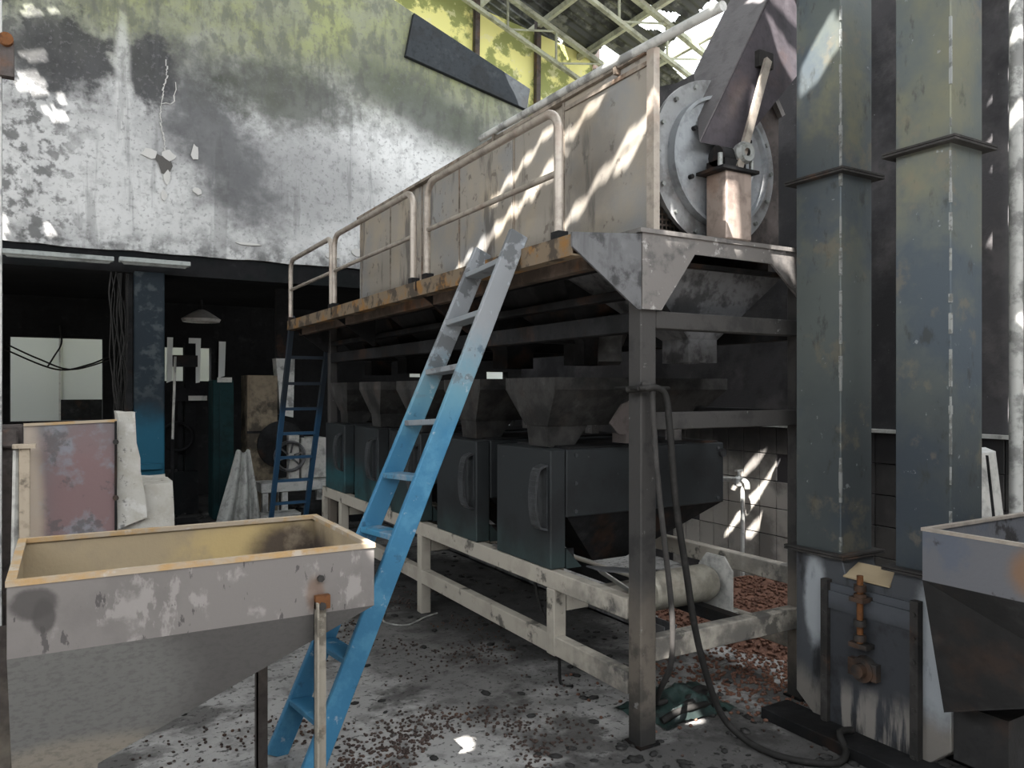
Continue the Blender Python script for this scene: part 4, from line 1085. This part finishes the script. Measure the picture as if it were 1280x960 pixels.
# ------------------------------------------------------------------ right: tap, board, pipe
T = thing('water_tap', (4.8, 4.5, 0), 'limescaled water tap on a thin pipe by the tiled wall', 'tap')
MB().tube([(4.82, 4.50, 0), (4.82, 4.50, .80), (4.82, 4.50, .84)], .018, 10).build('pipe', M['brass'], T)
MB().tube(smooth_path([(4.84, 4.75, .84), (4.82, 4.6, .85), (4.81, 4.5, .86), (4.80, 4.44, .84), (4.80, 4.43, .79)], 5), .022, 10).build('spout', M['brass'], T)
MB().cyl((4.81, 4.53, .86), (4.81, 4.53, .93), .014, 8).box(4.775, 4.845, 4.515, 4.545, .925, .94).build('handle', M['brass'], T)
MB().lathe((4.81, 4.53, .80), (0, 0, 1), [(0, .02), (.01, .04), (.07, .04), (.09, .02)], 14).build('valve', M['brass'], T)
T = thing('leaning_channel', (4.1, 2.25, 0), 'pale folded metal channel leaning upright behind the inlet hopper', 'channel')
MB().prism([(3.86, 2.0, 0), (4.13, 2.0, 0), (4.22, 2.2, 1.27), (4.03, 2.2, 1.265)], (0, .01, 0)).build('web', M['pale_metal'], T)
MB().prism([(4.0, 2.0, 0), (4.008, 2.0, 0), (4.128, 2.2, 1.26), (4.12, 2.2, 1.26)], (0, -.012, 0)).build('crease', M['under'], T)
MB().prism([(4.03, 2.2, 1.265), (4.22, 2.2, 1.27), (4.27, 2.28, 1.285), (4.06, 2.28, 1.285)], (0, 0, .006)).build('top_flap', M['white_paint'], T)
tag(MB().cyl((4.62, 2.30, 0), (4.62, 2.30, 4.6), .035, 14).build('wall_pipe', M['white_paint']), 'pale vertical pipe beside the right-hand wall', 'pipe')

# ------------------------------------------------------------------ beans, crust, debris
hn = 40; vs_ = []
def heap_z(x, y):
    d = math.hypot((x - 4.25) / .72, (y - 3.7) / 1.05)
    return max(0, 1 - d) ** .8 * .30 + (.03 * mnoise.noise((x * 5, y * 5, 0)) if d < .95 else 0)
for i in range(hn + 1):
    for j in range(hn + 1):
        x, y = 3.45 + 1.45 * i / hn, 2.6 + 2.2 * j / hn
        vs_.append((x, y, heap_z(x, y) - .012))
BH = MB().add(vs_, [(i * (hn + 1) + j, (i + 1) * (hn + 1) + j, (i + 1) * (hn + 1) + j + 1, i * (hn + 1) + j + 1) for i in range(hn) for j in range(hn)], True).build('bean_heap', M['heap'], org=(4.2, 3.7, 0))
tag(BH, 'heap of red-brown roasted beans spilled at the foot of the tiled wall', 'beans', kind='stuff')
ICO = []
ph = (1 + 5 ** .5) / 2
for a in (-1, 1):
    for b in (-ph, ph):
        ICO += [Vector((0, a, b)), Vector((a, b, 0)), Vector((b, 0, a))]
ICO = [v.normalized() for v in ICO]
def hull_faces(pts):
    fs = []
    for i in range(12):
        for j in range(i + 1, 12):
            for k in range(j + 1, 12):
                if max((pts[i] - pts[j]).length, (pts[j] - pts[k]).length, (pts[i] - pts[k]).length) < 1.1:
                    n = (pts[j] - pts[i]).cross(pts[k] - pts[i])
                    fs.append((i, j, k) if n.dot(pts[i]) > 0 else (i, k, j))
    return fs
ICOF = hull_faces(ICO)


def bean(mb, x, y, z, r, rr, flat=.7):
    a = rr.uniform(0, 6.28); ca_, sa_ = math.cos(a), math.sin(a)
    sx, sy, sz = r * rr.uniform(1.0, 1.35), r * rr.uniform(.75, .95), r * rr.uniform(flat * .85, flat * 1.15)
    mb.add([(x + ca_ * p.x * sx - sa_ * p.y * sy, y + sa_ * p.x * sx + ca_ * p.y * sy, z + p.z * sz + sz * .85) for p in ICO], ICOF, True)


rr = random.Random(21)
mb = MB()
for _ in range(4200):
    x, y = rr.uniform(3.45, 4.88), rr.uniform(2.6, 4.8)
    if heap_z(x, y) < .01 and rr.random() < .75: continue
    bean(mb, x, y, max(0, heap_z(x, y) - .012), .012, rr)
for _ in range(900):
    x, y = rr.gauss(3.35, .35), rr.gauss(3.0, .3)
    if x > 4.85 or y < 2.55: continue
    bean(mb, x, y, 0, .011, rr)
tag(mb.build('heap_beans', M['heap'], BH), kind='stuff')

# individuals: the nearest loose beans; the rest as one scatter
spots = []
while len(spots) < 2300:
    k = rr.random()
    if k < .38: x, y = rr.gauss(1.45, .32), rr.gauss(3.05, .35)
    elif k < .55: x, y = rr.gauss(.75, .35), rr.gauss(3.05, .4)
    elif k < .85: x, y = rr.gauss(2.05, .3), rr.uniform(3.3, 6.0)
    else: x, y = rr.uniform(.2, 3.4), rr.uniform(2.2, 6.5)
    if mnoise.noise((x * 2.3, y * 2.3, 4)) + rr.uniform(-.2, .2) < .05: continue
    if y < 2.15 or x < -.3 or x > 3.6: continue
    spots.append((x, y, rr.uniform(.0055, .0095)))
def depth(p): return math.sin(YAW) * p[0] + math.cos(YAW) * p[1]
def in_view(p):
    d = depth(p); r = math.cos(YAW) * p[0] - math.sin(YAW) * p[1]
    return abs(r / d) < .66 and 1.6 / d < .49
vis = sorted([s for s in spots if in_view(s)], key=depth)
near = vis[:300]; ns = set(near)
beans = []
for k in range(4):
    mbb = MB(); bean(mbb, 0, 0, 0, 1.0, random.Random(k))
    beans.append(mbb)
proto_b = []
for k in range(4):
    s = near[k]
    mbb = beans[k]
    mbb.v = [Vector((s[0], s[1], 0)) + v * s[2] for v in mbb.v]
    o = mbb.build('loose_bean', M['bean'], org=(s[0], s[1], 0))
    tag(o, 'single small charred bean lying loose on the near floor', 'bean', 'loose charred beans on the near floor')
    proto_b.append((o, s[2]))
for k, s in enumerate(near[4:]):
    o, r0 = proto_b[k % 4]
    c_ = o.copy(); COL.objects.link(c_)
    c_.location = (s[0], s[1], 0); c_.rotation_euler = (0, 0, rr.uniform(0, 6.28)); c_.scale = (s[2] / r0,) * 3
mb = MB()
for s in spots:
    if s not in ns: bean(mb, s[0], s[1], 0, s[2], rr)
tag(mb.build('scattered_beans', M['bean'], org=(1.8, 4, 0)), 'charred beans scattered thinly over the floor around the cream frame', 'beans', kind='stuff')
mb = MB()
for _ in range(900):
    k = rr.random()
    if k < .45: x, y = rr.gauss(2.35, .5), rr.gauss(2.35, .28)
    elif k < .75: x, y = rr.gauss(2.7, .35), rr.uniform(3.2, 7)
    else: x, y = rr.uniform(.3, 3.0), rr.uniform(2.1, 7)
    if mnoise.noise((x * 3, y * 3, 9)) + rr.uniform(-.3, .3) < 0: continue
    bean(mb, x, y, -.003, rr.uniform(.008, .03), rr, .3)
tag(mb.build('charcoal_crumbs', M['crust'], org=(2, 4, 0)), 'black charcoal crumbs and flakes strewn over the concrete floor', 'debris', kind='stuff')
mb = MB()
for _ in range(260):
    x, y = rr.uniform(-.5, 3.4), rr.uniform(8.2, 11)
    bean(mb, x, y, -.01, rr.uniform(.02, .09), rr, .4)
tag(mb.build('back_room_rubble', M['crust'], org=(1.5, 9.5, 0)), 'black rubble littering the back room floor', 'debris', kind='stuff')
# broken tiles and rubble lit behind the elevator
for k in range(9):
    r6 = random.Random(k + 50)
    x, y = 4.2 + r6.uniform(-.35, .5), 2.75 + r6.uniform(-.35, .3)
    z = max(0, heap_z(x, y)) + .01 + .07 * r6.random()
    c = Vector((x, y, z)); u = Vector((r6.uniform(-1, 1), r6.uniform(-1, 1), r6.uniform(-.3, .5))).normalized(); v = u.cross(Vector((0, 0, 1))).normalized()
    n_ = u.cross(v)
    w1, w2 = r6.uniform(.08, .16), r6.uniform(.05, .1)
    tag(MB().prism([c - u * w1 - v * w2, c + u * w1 - v * w2 * .6, c + u * w1 * .7 + v * w2, c - u * w1 * .8 + v * w2 * .9], n_ * .012).build('broken_tile', M['chip'] if k % 2 else M['rim']),
        'broken tile shard in the rubble behind the elevator legs', 'shard', 'tile shards behind the elevator')
